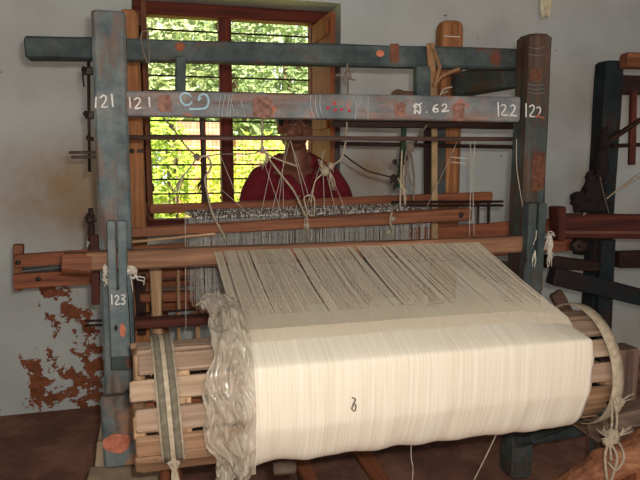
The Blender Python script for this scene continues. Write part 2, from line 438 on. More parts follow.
stroke(m1, [(191, 96.5), (188, 93.5), (183, 93.5), (180.5, 97), (181.5, 102), (185, 104.8), (189.5, 104.5), (192, 101.5)], YC, .0034)
stroke(m1, [(198.5, 100.5), (199.5, 96), (203.5, 94), (207.5, 96.5), (208.5, 102), (206, 107.5), (200, 108.8), (189, 109)], YC, .0036)
stroke(m1, [(198.5, 100.5), (201, 97.5)], YC, .0034)
build('painted_letter', m1, M_BLUEP, cb)
CH_L = plain('chalk', (176, 186, 190), .9)
glyphs([[[(u+3, 94.5), (u+1, 106), (u, 117)]] for u in (218, 222, 227, 229.5)], YC, CH_L, cb, 'chalk_line', .0011)
glyphs([[[(a+1, 95), (a+.5, 106), (a+4, 118)]] for a in (310, 315, 319.5)]+[[[(353, 96), (356, 107), (355, 119)]], [[(368, 96), (368, 107), (368, 119)]]]+[[[(u, v), (u+2, v+7)]] for u, v in ((232, 104), (236, 109), (241, 101), (243, 110))], YC, CH_L, cb, 'chalk_line', .0013)
for u, v in ((328, 108), (334.5, 103.5), (335.5, 110), (341.5, 109.5), (349.5, 111)):
    m1 = MB(); m1.ball(P(u, v, YC+.002), .0055, sc=(1, .3, .9)); build('red_dot', m1, M_REDP, cb)
for (u, v, a, b_, s_) in ((165, 104, 6.5, 8, 1), (262, 107, 10, 10.5, 2), (400, 110, 6, 7, 6), (459, 112, 7, 8, 4)):
    smear(cb, u, v, a, b_, YC+.0016, plain('faded_orange_paint', (150, 110, 94), .85, 0, .4, 60), s_, sq=.35)
for (u, v, a, b_, s_) in ((524+12, 75, 7, 6, 11), (538, 172, 8, 20, 12)):
    smear(FPR, u, v, a, b_, YF-.002, plain('rust_paint', (116, 74, 54), .85, 0, .45, 60), s_, sq=.5)
glyphs([[[(528, v), (536, v+1.5), (545, v+.5)]] for v in (47, 54, 84, 88, 92)], YF-.001, plain('chalk2', (120, 124, 122), .9), FPR, 'chalk_line', .0012)
# small uprights between top beam and cross beam
for a, b_ in (((56, 175.5, 186), (94, 175.5, 186)), ((66, 417, 431), (98, 417, 431))):
    m1 = MB(); vb(m1, a, b_, YF+.10 if False else YF+.07, .04, ch=.004); build('spacer', m1, teald('z', .4), loom)
# rail just below and behind the cross beam; round rods
m1 = MB(); hb(m1, (333, 120, 127), (522, 122, 129), YF+.20, .03, ch=.004); build('rail', m1, darkw('x'), loom)
m1 = MB(); m1.tube([P(122, 137.4, YF+.12), P(516, 139.2, YF+.12)], .0085, 12); build('harness_rod', m1, wood('x', (64, 48, 42), (98, 74, 64), (120, 94, 80)), loom, True)
m1 = MB(); m1.tube([P(335, 143.5, YF+.5), P(512, 147, YF+.5)], .009, 12); build('harness_rod', m1, darkw('x'), loom, True)
# fixed front cross rail (reddish) in front of the healds
m1 = MB(); hb(m1, (129, 228.5, 238), (472, 208, 221), YF+.165, .045, ch=.005, jit=.002)
o = build('upper_rail', m1, redbrown('x'), loom)
m1 = MB(); m1.tube([P(131, 242, YF+.17), P(215, 234, YF+.17)], .005, 8); build('peg', m1, pale('x'), o)
m1 = MB()
c = P(461, 215, YF+.163); m1.ball(c, .012, sc=(1, .5, 1)); build('bolt', m1, M_IRON, o)
# lower cross rails
m1 = MB(); hb(m1, (133, 321, 330), (250, 314, 323), YF+.14, .06, ch=.005); build('lower_rail', m1, darkred('x'), loom)
m1 = MB(); hb(m1, (140, 294, 303), (300, 286, 295), YF+.42, .05, ch=.005); build('lower_rail', m1, brown('x'), loom)
m1 = MB(); hb(m1, (140, 283, 289), (230, 278, 284), YF+.52, .04, ch=.004); build('lower_rail', m1, brown('x'), loom)
m1 = MB(); m1.beam((lx+.04, YR+.03, .25), (rcx-.02, YR+.03, .25), .05, .09); build('lower_rail', m1, darkw('x'), loom)
m1 = MB(); vb(m1, (270, 149.5, 161.5), (342, 153, 163), YF+.30, .04, ch=.004); build('inner_upright', m1, pale('z'), loom)
# back rest and its forks
YB = YF-.062
zb_l = (P(150, 251.5, YB).z); hB = P(150, 251.5, YB).z-P(150, 270, YB).z
m1 = MB(); hb(m1, (85, 253, 272), (533, 236.5, 252), YB, .058, ch=.007, jit=.002)
br = build('back_rest', m1, wood('x', (98, 66, 48), (138, 98, 72), (160, 120, 90)), loom)
m1 = MB(); hb(m1, (61, 254.5, 272), (92, 254, 275), YB-.004, .066, ch=.012, jit=.001); build('beam_end', m1, redbrown('x'), br)
# left fork: two prongs and a lower panel with 123
yk = YB-.038
m1 = MB(); vb(m1, (221, 106.5, 115), (300, 108.5, 117), yk, .034, ch=.003, jit=.0006); vb(m1, (221, 117, 127), (300, 119, 127), yk, .034, ch=.003, jit=.0006)
vb(m1, (290, 108.5, 127), (357, 110.5, 131), yk-.001, .036, ch=.004, jit=.001)
fk = build('beam_fork', m1, teal('z', .40, (150, 96, 72), .66), loom)
m1 = MB(); vb(m1, (290, 109, 127), (370, 111, 132), yk+.036, .066, ch=.004); build('packing', m1, teald('z', .4), fk)
glyphs([[[(111.5, 294.5), (112, 304.5)]], [[(114.5, 297), (117, 295.5), (118.6, 298), (115.5, 304), (120, 304)]], [[(121, 295.5), (124, 294.8), (124.3, 297.5), (122, 299), (125, 301), (123.5, 304.2), (120.8, 303.5)]]], yk-.0025, M_CHALK, fk, 'painted_digit', .0022)
smear(fk, 122.5, 330, 3, 7, yk-.0015, M_ORP, 2)
smear(fk, 116, 328, 1.6, 3.2, yk-.0015, plain('dark_hole', (40, 36, 34), .9), 9)
# white rag packing round left fork
for s_ in (0, 1):
    m1 = MB()
    for i in range(13):
        u = (105+random.uniform(-2, 3)) if s_ == 0 else 131+random.uniform(-5, 8)
        v = 272+random.uniform(-4, 8); p = P(u, v, YB-.002-.02*random.random())
        q = p+Vector((random.uniform(-.015, .02), random.uniform(-.01, .0), random.uniform(-.04, .005)))
        m1.tube(smoothline([p, (p+q)/2+Vector((random.uniform(-.01, .01), -.004, .004)), q], 4), .0028, 5, .0012)
    if s_: m1.ball(P(129, 270, YB-.01), .018, wob=.6, sc=(1.3, .5, .8))
    else: m1.ball(P(105.5, 270, YB-.012), .013, wob=.6, sc=(.6, .5, 1.3))
    build('rag_packing', m1, M_RAG, loom, label='frayed white cotton rag', kind='stuff')
# right fork
m1 = MB(); vb(m1, (203, 530, 538), (292, 526, 533), YB-.036, .05, ch=.005); vb(m1, (203, 540, 547.5), (292, 536, 543), YB-.036, .05, ch=.005); vb(m1, (262, 526, 544), (372, 517, 538), YB-.037, .05, ch=.006)
rf = build('beam_fork', m1, teald('z', .42), loom)
m1 = MB()
m1.ball(P(549, 243, YB-.02), .022, wob=.7, sc=(.6, .5, 1.6))
for i in range(22):
    p = P(random.choice((537, 549, 549))+random.uniform(-2, 3), random.uniform(230, 258), YB-.045)
    q = p+Vector((random.uniform(-.015, .015), 0, random.uniform(-.07, -.01)))
    m1.tube(smoothline([p, (p+q)/2+Vector((random.uniform(-.012, .012), -.004, 0)), q], 4), .0024, 5, .001)
build('rag_packing', m1, M_RAG, loom, label='frayed white cotton rag', kind='stuff')
# warp-beam support arms: from forks towards the camera
DY, DZ = 1.64, .614
for x0, x1, nm in ((lx+.03, -.11, 0), (rcx-.05, 1.33, 1)):
    build('support_arm', MB().beam((.02 if nm == 0 else rcx, YF+.0, .36), (.02 if nm == 0 else rcx-.005, 1.60, .37), .06, .08, ch=.008, jit=.003), wood('y', (84, 66, 54), (128, 104, 86), (150, 126, 104)) if nm else brown('y'), loom)
    build('arm_leg', MB().beam((.02 if nm == 0 else rcx, 1.66, FL), (.02 if nm == 0 else rcx, 1.66, .33), .06, .06, ch=.008, jit=.003), teald('z', .5) if nm else pale('z'), loom)
# braces at lower right (teal)
build('brace', MB().beam((rcx-.02, YF+.02, .12), (rcx-.02, 1.66, .46), .05, .07, ch=.006), teald('y', .42), loom)

# =================================================================== BATTEN (moving sley)
YBT = 2.60
bat = thing('loom_batten', (.6, YBT, .8), 'brown wooden swinging batten with shuttle boxes hung behind the healds', 'loom part')
m1 = MB(); hb(m1, (150, 205, 214), (493, 192, 203.5), YBT, .035, ch=.005, jit=.001); build('hand_cap', m1, brown('x'), bat)
m1 = MB(); hb(m1, (14, 255, 268), (585, 217, 231), YBT+.0, .03, ch=.004, jit=.001); build('race_board', m1, brown('x'), bat)
m1 = MB(); hb(m1, (13, 275, 290), (585, 238, 250), YBT+.0, .05, ch=.005, jit=.001); o = build('sole_board', m1, brown('x'), bat)
for u_, v_ in ((38, 279), (18, 262.5)):
    build('bolt', MB().ball(P(u_, v_, YBT-.002), .011, sc=(1, .4, .9)), M_IRON, o)
m1 = MB(); vb(m1, (245, 12.5, 23), (291, 14, 22), YBT+.031, .04, ch=.004); build('box_end', m1, redbrown('z'), bat)
m1 = MB(); m1.tube([P(22, 271.5, YBT+.02), P(62, 267, YBT+.02)], .004, 8); build('picker_rod', m1, M_STEEL, bat)
m1 = MB(); hb(m1, (24, 268, 275), (70, 265, 272), YBT+.03, .02, ch=.003); build('picker', m1, plain('dark_leather', (60, 56, 54), .6), bat)
m1 = MB(); vb(m1, (118, 200, 205.5), (205, 202, 208), YBT+.04, .022, ch=.003); build('sword', m1, wood('z', (50, 36, 28), (80, 60, 46)), bat)
m1 = MB(); vb(m1, (118, 425, 432), (200, 425.5, 432.5), YBT+.04, .022, ch=.003); build('sword', m1, darkw('z'), bat)
m1 = MB(); vb(m1, (118, 438, 446), (200, 437.5, 446), YBT+.06, .03, ch=.003); build('sword', m1, teald('z', .4), bat)
m1 = MB(); vb(m1, (121, 432.3, 437.5), (241, 432, 438), YBT-.05, .012, ch=.002); build('lath', m1, plain('bamboo', (178, 146, 104), .6), bat)
m1 = MB(); vb(m1, (196, 488, 490.5), (240, 488, 490), YBT+.01, .008, ch=.001); vb(m1, (196, 477.5, 480), (242, 477, 479), YBT+.01, .008, ch=.001); build('wire_stay', m1, M_IRON, bat)
# reed
m1 = MB()
for i in range(170):
    x = .15+i*(1.0/170); m1.beam((x, YBT+.012, .93), (x, YBT+.012, 1.04), .004, .0012, ch=.0003, jit=0, seg=2)
build('reed', m1, M_STEEL, bat, kind='stuff')

# =================================================================== HEALDS
hl = thing('heald_shaft', (.6, 2.36, .6), 'grey threaded heald shaft hanging nearest the stretched warp', 'heald shaft', 'heald shafts between the loom posts')
M_HED = plain('heddle_cord', (206, 200, 190), .8, 0, .4, 200)
def heald(Y, u0, u1, vt, vbm, label, root=None):
    r = root
    A = P(u0, vt[0], Y); B = P(u1, vt[1], Y)
    m1 = MB(); m1.beam(A, B, .012, .016, ch=.003, jit=.0008); build('top_lath', m1, wood('x', (60, 48, 42), (92, 76, 66)), r)
    zl = P(u0, vbm, Y).z
    C = Vector((A.x, Y, zl)); D = Vector((B.x, Y, zl+.02))
    m1 = MB(); m1.beam(C, D, .012, .016, ch=.003, jit=.0008); build('bottom_lath', m1, brown('x'), r)
    m1 = MB(); n = 150
    for i in range(n):
        t = (i+.5+random.uniform(-.35, .35))/n; a = A.lerp(B, t); c = C.lerp(D, t)
        y = Y+random.choice((-.010, .010)); mid = (a+c)/2
        pts = [Vector((a.x, y, a.z+.008)), Vector((a.x+random.uniform(-.002, .002), y, mid.z)), Vector((c.x+random.uniform(-.002, .002), y, c.z-.008))]
        m1.tube(pts, .00125, 4)
        if random.random() < .42: m1.ball((a.x, Y-.008, a.z+random.uniform(-.003, .004)), .0046, 5, 4)
    build('heddles', m1, M_HED, r, kind='stuff')
    r['label'] = label
hz = [(2.335, 196, 431, (217.5, 209.5), 312, 'heald shaft of grey heddles nearest the stretched cream warp'),
      (2.40, 192, 410, (215.5, 208), 308, 'second heald shaft back from the cream warp, its lath just behind the nearest one'),
      (2.46, 188, 405, (213.5, 206.5), 304, 'third heald shaft back from the cream warp'),
      (2.52, 186, 402, (211.8, 205), 300, 'heald shaft closest to the weaver and the brown hand cap')]
for i, (Y, u0, u1, vt, vbm, lb) in enumerate(hz):
    r = hl if i == 0 else thing('heald_shaft', (.6, Y, .6), lb, 'heald shaft', 'heald shafts between the loom posts')
    heald(Y, u0, u1, vt, vbm, lb, r)
for (u0, v0, u1, v1, Y, lb) in ((392, 202, 503, 201.5, 2.5, 'upper of two thin black rods jutting right of the healds'), (392, 205.5, 503, 205.5, 2.5, 'lower of two thin black rods jutting right of the healds')):
    build('lease_rod', MB().tube([P(u0, v0, Y), P(u1, v1, Y)], .0055, 8), darkw('x'), smooth=True, label=lb, cat='rod', group='lease rods')

# =================================================================== WARP BEAM AND WARP
drum = thing('warp_beam', (.62, DY, .455), 'slatted wooden warp beam drum in front of the loom', 'warp beam')
ND = 14; RS = .156
xL = P(134, 400, 1.50).x; xR = 1.31
for k in range(ND):
    a = 2*PI*(k+.35)/ND
    cy, cz = DY-math.cos(a)*RS, DZ+math.sin(a)*RS
    upd = Vector((0, -math.cos(a), math.sin(a)))
    wdt = 2*PI*RS/ND*random.uniform(.74, .86)
    m1 = MB(); m1.beam((xL+random.uniform(-.012, .012), cy, cz), (xR+random.uniform(-.012, .012), cy, cz), wdt, .020, ch=.004, jit=.003, up=upd)
    build('slat', m1, random.choice((wood('x', (116, 92, 74), (156, 130, 108), (180, 154, 132)), wood('x', (108, 80, 58), (150, 116, 88), (174, 142, 112)), wood('x', (122, 100, 78), (168, 142, 116), (192, 168, 142)))), drum)
for x in (P(182, 400, 1.49).x, .50, .9, 1.205):
    m1 = MB(); rings = []
    for xx in (x-.022, x+.022):
        rings.append([Vector((xx, DY-math.cos(2*PI*k/14)*(RS+.001), DZ+math.sin(2*PI*k/14)*(RS+.001))) for k in range(14)])
    m1.ring(rings); build('disc', m1, pale('z'), drum)
m1 = MB(); m1.tube([(xL-.01, DY, DZ), (1.31, DY, DZ)], .030, 14); build('axle', m1, brown('x'), drum, True)
M_END = pale('z')
for x in (xL+.01, xR-.015):
    m1 = MB(); m1.beam((x, DY-.15, DZ), (x, DY+.15, DZ), .03, .06); m1.beam((x, DY, DZ-.15), (x, DY, DZ+.15), .028, .06); build('spoke', m1, M_END, drum)

def yarn_mat():
    m, nt, b = new_mat('cream_cotton_warp')
    g = mapped(nt, (420, 3, 3)); f = noise_tex(nt, g, 1, 2, .5)
    g2 = mapped(nt, (60, 2, 2)); f2 = noise_tex(nt, g2, 1, 4, .5)
    ad = N(nt, 'ShaderNodeMath', operation='ADD'); nt.links.new(f, ad.inputs[0]); nt.links.new(f2, ad.inputs[1])
    c = ramp(nt, [(.30, (206, 195, 175)), (.62, (221, 211, 192))], f)
    c2 = ramp(nt, [(.35, (.95, .94, .92, 1)), (.6, (1, 1, 1, 1))], f2)
    mm = N(nt, 'ShaderNodeMix', data_type='RGBA', blend_type='MULTIPLY'); mm.inputs[0].default_value = 1
    nt.links.new(c, mm.inputs[6]); nt.links.new(c2, mm.inputs[7]); nt.links.new(mm.outputs[2], b.inputs['Base Color'])
    b.inputs['Roughness'].default_value = .9; b.inputs['Specular IOR Level'].default_value = .1
    bump(nt, b, ad.outputs[0], .3, .002); return m
YARN = yarn_mat()
warp = thing('warp_yarn', (.68, 1.64, .455), 'broad sheet of cream cotton warp wound over the drum', 'yarn')
XA, XB = .198, 1.200
prof = [(1.45, .602), (1.447, .68), (1.45, .742), (1.456, .757), (1.575, .808), (1.64, .822), (1.74, .818), (1.81, .76), (1.825, .65), (1.79, .50), (1.64, .434), (1.53, .460), (1.492, .492), (1.455, .580)]
def chaikin(p, n):
    for _ in range(n):
        q = []
        for i in range(len(p)):
            a = p[i]; b = p[(i+1) % len(p)]
            q.append((a[0]*.78+b[0]*.22, a[1]*.78+b[1]*.22)); q.append((a[0]*.22+b[0]*.78, a[1]*.22+b[1]*.78))
        p = q
    return p
pr = chaikin(prof, 2); nx = 190; rings = []
ccy = sum(p[0] for p in pr)/len(pr); ccz = sum(p[1] for p in pr)/len(pr)
for i in range(nx+1):
    t = i/nx; r = []
    edge = min(t, 1-t)*(XB-XA)
    for j, (y, z) in enumerate(pr):
        ang = math.atan2(z-ccz, y-ccy)
        low = max(0, min(1, (.62-z)/.12))
        x = XA+(XB-XA)*t
        k = noise.noise(Vector((x*46, ang*.7, 0)))*.0009+noise.noise(Vector((x*15, ang*1.2, 4)))*(.0012+.007*low)+noise.noise(Vector((x*9, 2, 4)))*.005*low
        k -= max(0, .012-edge)*.5
        d = Vector((0, y-ccy, z-ccz)).normalized()
        xo = noise.noise(Vector((ang*3, 7 if t > .5 else 3, 0)))*.006 if edge < .001 else 0
        zd = .030*max(0, (t-.75)/.25)**2*max(0, min(1, (y-1.45)/.1))*(1 if z > .7 else 0)
        r.append(Vector((x+xo, y+d.y*k, z+d.z*k-zd)))
    rings.append(r)
m1 = MB().ring(rings); wy = build('wound_yarn', m1, YARN, warp, True)
# small grey stray mark on the roll
m1 = MB(); m1.tube(smoothline([P(352, 397.5, 1.4455), P(355.5, 399.5, 1.4445), P(354, 403, 1.4445), P(352, 409, 1.4445), P(355, 411, 1.4445), P(356, 406, 1.4445), P(354, 404, 1.4445)], 5), .0019, 6)
build('grey_snag', m1, plain('grey_fluff', (120, 104, 88), .9), warp, label='small grey snag of yarn on the front of the roll')
# stretched threads
m1 = MB(); zr = P(300, 243.5, YB+.01).z
nT = 640
gaps = [(.03, .0035), (.075, .002), (.115, .0035), (.268, .006), (.305, .002), (.37, .0035), (.395, .002), (.47, .003), (.50, .008), (.60, .003), (.622, .005), (.72, .002), (.80, .002), (.86, .0015)]
a0 = P(213, 248, YB+.02).x+.0; a1 = P(476, 240, YB+.02).x
zA = P(213, 248.5, YB+.02).z; zB2 = P(476, 239.5, YB+.02).z
def spread(t):
    for g_, w_ in gaps:
        d = t-g_
        if abs(d) < .02: t += math.copysign(w_*1.05*(1-abs(d)/.02), d if d != 0 else 1)
    return t
for i in range(nT):
    t0 = (i+.5)/nT; t = spread(t0)
    jit = random.uniform(-.0012, .0012)
    xa = a0+(a1-a0)*(spread(t0)+jit*.8); xb = XA+.003+(XB-XA-.006)*(t0+jit*.3)
    # bunching midway
    xm_ = (xa*.55+xb*.45)+noise.noise(Vector((i*.11, 3, 0)))*.0022+random.uniform(-.0007, .0007)
    za = zA+(zB2-zA)*t+.002
    lift = random.uniform(-.0015, .0015)
    pA = Vector((xa, YB+.03, za)); pM = Vector((xm_, 1.78, .838+(za-.838)*(.47)+lift)); dr = .030*max(0, (t0-.75)/.25)**2; pB = Vector((xb, 1.572, .8185-dr)); pC = Vector((xb, 1.54, .792-dr))
    pD = Vector((xa, 2.33, za-.045)); pE = Vector((xa, 2.70, .885))
    f_ = (1.78-1.572)/(YB+.03-1.572); pM.z = .8185-dr+(za-.8185+dr)*f_+lift
    w = random.uniform(.00062, .00082)
    vs = []
    for p in (pC, pB, pM, pA, pD, pE):
        vs += [p+Vector((-w, 0, 0)), p+Vector((0, -.0002, w*.7)), p+Vector((w, 0, 0))]
    fs = []
    for q in range(5):
        b0 = q*3
        fs += [(b0, b0+1, b0+4, b0+3), (b0+1, b0+2, b0+5, b0+4), (b0+2, b0, b0+3, b0+5)]
    m1.add(vs, fs)
THR = plain('cream_thread', (208, 194, 170), .9, 0, .16, 400)
build('stretched_threads', m1, THR, warp, kind='stuff')

# cloth beam near the weaver
cbm = thing('cloth_beam', (.64, 2.70, .82), 'round wooden cloth beam in front of the seated weaver', 'cloth beam')
build('roller', MB().tube([(lx+.09, 2.715, .80), (rcx-.09, 2.715, .80)], .035, 14), brown('x'), cbm, True)
build('woven_cloth', MB().tube([(.2, 2.715, .80), (1.12, 2.715, .80)], .042, 18), plain('cotton_cloth', (210, 200, 184), .9), cbm, True)

# strap over left of the drum
def strap(u_pix, x0, wid, mat, angs, rad, nm, parent, twist=0, n=30):
    m1 = MB(); rings = []
    for i in range(n+1):
        t = i/n; a = angs[0]+(angs[1]-angs[0])*t; r = rad+.003*math.sin(t*9)
        x = x0+twist*t; y, z = DY-math.cos(a)*r, DZ+math.sin(a)*r
        d = Vector((0, -math.cos(a), math.sin(a)))
        c = Vector((x, y, z)); w = wid/2
        rings.append([c+Vector((-w, 0, 0)), c+Vector((-w, 0, 0))+d*.003, c+d*.0045, c+Vector((w, 0, 0))+d*.003, c+Vector((w, 0, 0))])
    m1.ring(rings)
    return build(nm, m1, mat, parent, True)
STR = plain('canvas_band', (180, 164, 138), .9, 0, .2, 60)
STG = plain('olive_band', (116, 108, 90), .9, 0, .25, 60)
xs_ = P(161, 360, 1.47).x
st = thing('cloth_strap', (xs_, 1.45, .5), 'folded olive and cream cloth strap draped over the left slats of the drum', 'strap')
RST = RS+.022
s1 = strap(0, xs_-.002, .054, STR, (R(110), R(-30)), RST, 'band', st, .024)
strap(0, xs_-.016, .017, STG, (R(110), R(-26)), RST+.0035, 'stripe', st, .024)
strap(0, xs_+.012, .017, STG, (R(110), R(-26)), RST+.0035, 'stripe', st, .024)
m1 = MB()
random.seed(5)
for i in range(44):
    a = R(random.uniform(-28, 80)); sgn = random.choice((-1, 1)); t = (R(110)-a)/R(140)
    c = Vector((xs_-.002+.024*t+sgn*.027, DY-math.cos(a)*(RST+.002), DZ+math.sin(a)*(RST+.002)))
    q = c+Vector((sgn*random.uniform(.003, .012), -random.uniform(0, .006), random.uniform(-.01, .004)))
    m1.tube([c, (c+q)/2+Vector((0, -.002, .002)), q], .0011, 4, .0005)
kx = xs_+.022; kz = DZ-math.sin(R(30))*RST; ky = DY-math.cos(R(30))*RST
m1.ball((kx, ky-.004, kz+.004), .016, wob=.5, sc=(1, .7, 1.3))
for i in range(9):
    e = Vector((kx+random.uniform(-.004, .02), ky-.005+random.uniform(-.01, .01), kz-random.uniform(.06, .20)))
    m1.tube(smoothline([(kx, ky-.005, kz), ((kx+e.x)/2+random.uniform(-.012, .012), ky-.012, (kz+e.z)/2), e], 6), .0028, 5, .0016)
build('fringe', m1, M_CORD, st, kind='stuff')

# strap on right of the drum with knotted cords
xr_ = P(613, 370, 1.5).x-.07
st = thing('webbing_strap', (1.21, 1.45, .5), 'cream webbing strap looped round the right end of the drum', 'strap')
strap(0, 1.292, .038, STR, (R(150), R(-75)), RST+.006, 'band', st, .0)
kp = P(612, 402, 1.45)
m1 = MB(); kp = Vector((1.298, DY-math.cos(R(-20))*(RST+.015), DZ+math.sin(R(-20))*(RST+.015)))
m1.ball(kp, .020, wob=.5, sc=(1, .7, 1.2))
for i in range(7):
    q = kp+Vector((random.uniform(-.01, .045), random.uniform(-.02, 0), random.uniform(-.005, .035)))
    m1.tube([kp, (kp+q)/2+Vector((0, -.004, .004)), q], .0020, 5, .0008)
build('knot', m1, M_CORD, st)

# plastic sheet over left end of the yarn roll
def plastic_mat():
    m, nt, b = new_mat('clear_plastic')
    g = mapped(nt, (1, 1, 1)); wv = N(nt, 'ShaderNodeVectorMath', operation='MULTIPLY_ADD')
    nz = N(nt, 'ShaderNodeTexNoise'); nz.inputs['Scale'].default_value = 9; nt.links.new(g, nz.inputs['Vector'])
    nt.links.new(nz.outputs['Color'], wv.inputs[0]); wv.inputs[1].default_value = (.06, .06, .06); nt.links.new(g, wv.inputs[2])
    vo = N(nt, 'ShaderNodeTexVoronoi', feature='F2'); vo.inputs['Scale'].default_value = 26; nt.links.new(wv.outputs[0], vo.inputs['Vector'])
    b.inputs['Base Color'].default_value = srgb((176, 164, 144)); b.inputs['Roughness'].default_value = .12
    b.inputs['Specular IOR Level'].default_value = 1.0; b.inputs['Alpha'].default_value = .58
    b.inputs['Coat Weight'].default_value = .6; b.inputs['Coat Roughness'].default_value = .08
    bump(nt, b, vo.outputs['Distance'], .6, .010); return m
m1 = MB(); NU, NV = 60, 130; vs = []
CY, CZ = 1.64, .655
def crease(p):
    a = noise.noise(p); b_ = noise.noise(p*1.9+Vector((7, 3, 1))); c_ = noise.noise(p*4.3+Vector((1, 9, 5)))
    return (1-abs(a)*2.4)*.016+(1-abs(b_)*2.4)*.010+(1-abs(c_)*2.2)*.0045
for i in range(NU+1):
    s_ = i/NU                                     # 0 at the yarn, 1 at the loose left edge
    for j in range(NV+1):
        t = j/NV; a = R(98)+(R(-50)-R(98))*t
        rad = .213+.012*s_
        top = math.exp(-((a-R(82))/R(30))**2)
        x = .222-(.112+.016*math.sin(t*9+2)+.006*math.sin(t*27)+.002*math.sin(t*57))*s_
        rad += top*.030*max(0, math.sin(s_*PI))**.7-.012*s_*s_*(1-top)-.012*top
        rad += crease(Vector((s_*3.6+t*2.5, t*6.0, 2)))*.8*(.35+.65*min(1, s_*3))
        y = CY-math.cos(a)*rad; z = CZ+math.sin(a)*rad
        if a < R(-14):
            h_ = R(-14)-a; y = CY-math.cos(R(-14))*rad+.02*h_; z = CZ+math.sin(R(-14))*rad-h_*.19
        vs.append(Vector((x, y, z)))
fs = [(i*(NV+1)+j, (i+1)*(NV+1)+j, (i+1)*(NV+1)+j+1, i*(NV+1)+j+1) for i in range(NU) for j in range(NV)]
m1.add(vs, fs)
build('plastic_sheet', m1, plastic_mat(), None, True, 'crumpled clear plastic sheet draped over the left end of the yarn roll', 'plastic sheet')

# =================================================================== CORDS AND THREADS
def cord(name, pixs, Y, r, mat, label, group=None, knots=(), r2=None, cat='cord', tassels=()):
    m1 = MB()
    for pl in pixs:
        pts = smoothline([P(p[0], p[1], p[2] if len(p) > 2 else Y) for p in pl], 6)
        m1.tube(pts, r, 6, r2)
    for (u, v, rr) in knots:
        c = P(u, v, Y); m1.ball(c, rr*1.0, 9, 7, (1, .7, 1.1), .6)
        for _ in range(5):
            q = c+Vector((random.uniform(-1, 1), random.uniform(-.4, .2), random.uniform(-1.4, .5)))*rr*1.6
            m1.tube([c, (c+q)/2+Vector((0, 0, rr*.4)), q], r*.7, 5, r*.3)
    for (u, v, u2, v2) in tassels:
        a = P(u, v, Y); b = P(u2, v2, Y)
        for _ in range(9):
            e = b+Vector((random.uniform(-.016, .016), random.uniform(-.01, .01), random.uniform(-.01, .014)))
            m1.tube(smoothline([a, (a+e)/2+Vector((random.uniform(-.008, .008), 0, 0)), e], 4), r*.6, 5, r*.3)
    return build(name, m1, mat, None, True, label, cat, group)
YH = 2.27
cord('knotted_cord', [[(163, 118), (172, 127), (185, 145), (197, 157)]], YH, .0032, M_CORDG, 'grey twisted cord slanting from the beam down to the knot left of the mullion', knots=((197, 157, .012), (171, 126, .008)))
cord('knotted_cord', [[(196, 158), (190, 168), (182, 178), (177, 192)]], YH-.012, .003, M_CORD, 'frayed pale cord hanging left from the knot beside the mullion', tassels=((183, 175, 174, 195),))
cord('knotted_cord', [[(200, 118), (201, 140), (203, 157), (205, 180), (200, 190)]], YH+.02, .003, M_CORDD, 'dark cord with a brown tuft hanging down before the left window pane', tassels=((204, 176, 198, 192),))
cord('knotted_cord', [[(199, 158), (206, 156), (211, 163), (210, 170), (205, 178), (208, 196), (213, 215), (222, 232), (226, 242)]], YH-.02, .0038, M_CORD, 'thick pale looped cord running from the left knot down to the healds')
cord('knotted_cord', [[(262, 119), (262, 140), (263, 148), (272, 163), (283, 177), (295, 193), (306, 218)]], YH, .0038, M_CORD, 'pale cord crossing the weaver diagonally from upper left to the healds', knots=((262, 150, .010),))
cord('knotted_cord', [[(262, 150), (250, 154), (225, 154), (206, 156)]], YH-.006, .0022, M_CORDG, 'thin level cord tied between the left and middle knots')
cord('knotted_cord', [[(263, 152), (275, 158), (288, 163), (297, 166)]], YH-.018, .003, M_CORD, 'short pale cord lying across the weaver\'s left side of the neckline', tassels=((268, 153, 263, 167),))
cord('hanging_knot', [[(347, 63), (348, 78), (347.5, 94)], [(336, 75), (343, 76), (350, 79), (355, 80)]], YF+.06, .0035, M_CORDG, 'knotted grey cord hanging between the top beam and numbered beam right of the window', knots=((348, 75, .014),))
cord('knotted_cord', [[(347, 122), (346, 138), (344, 150), (340, 160), (331, 166)]], YH, .0034, M_CORD, 'pale cord dropping from the beam to the bulky knot at the weaver\'s shoulder', knots=((325, 171, .017), (331, 166, .012), (346, 137, .008)), tassels=((330, 172, 333, 189), (322, 168, 321, 161)))
cord('knotted_cord', [[(325, 172), (316, 180), (313, 190), (311, 203)]], YH-.018, .003, M_CORD, 'pale bowed cord falling from the shoulder knot to the brown cap')
cord('knotted_cord', [[(343, 154), (355, 163), (368, 171), (383, 175), (394, 178)]], YH+.01, .0032, M_CORDD, 'dark sagging cord strung from the shoulder knot to the right tangle')
cord('knotted_cord', [[(427, 124), (418, 138), (411, 150), (404, 163), (397, 178), (394, 190)]], YH+.03, .0055, M_CORDD, 'thick dark rope slanting down through the right tangle', knots=((393, 178, .013), (395, 162, .010)))
cord('knotted_cord', [[(427, 125), (419, 136), (411, 147), (412, 160), (414, 180), (413, 200)], [(409, 147), (408, 165), (404, 185), (406, 204)], [(411, 149), (405, 158), (407, 172), (412, 185)]], YH, .0042, M_CORDG, 'bunched brown-grey cords looped in the right tangle', knots=((410, 147, .018),))
cord('knotted_cord', [[(402, 150), (401, 175), (400, 208)], [(398, 178), (403, 190), (405, 205)], [(404, 165), (403, 185), (406, 200)]], YH-.02, .0036, M_CORD, 'white doubled cords hanging straight at the right tangle', knots=((404, 190, .009),))
cord('green_stick', [[(404, 120), (403, 145), (398.5, 188)]], YH+.06, .011, plain('green_painted_wood', (34, 62, 44), .7), 'dark green stick hanging behind the right tangle of cords', cat='stick')
cord('heald_tie', [[(309, 195), (304, 199), (309, 214), (314, 214), (314, 198), (309, 195)]], 2.24, .0030, M_CORD, 'cream cord loop tied round the brown cap in the middle', tassels=((307, 212, 307, 240),), knots=((307, 226, .010),))
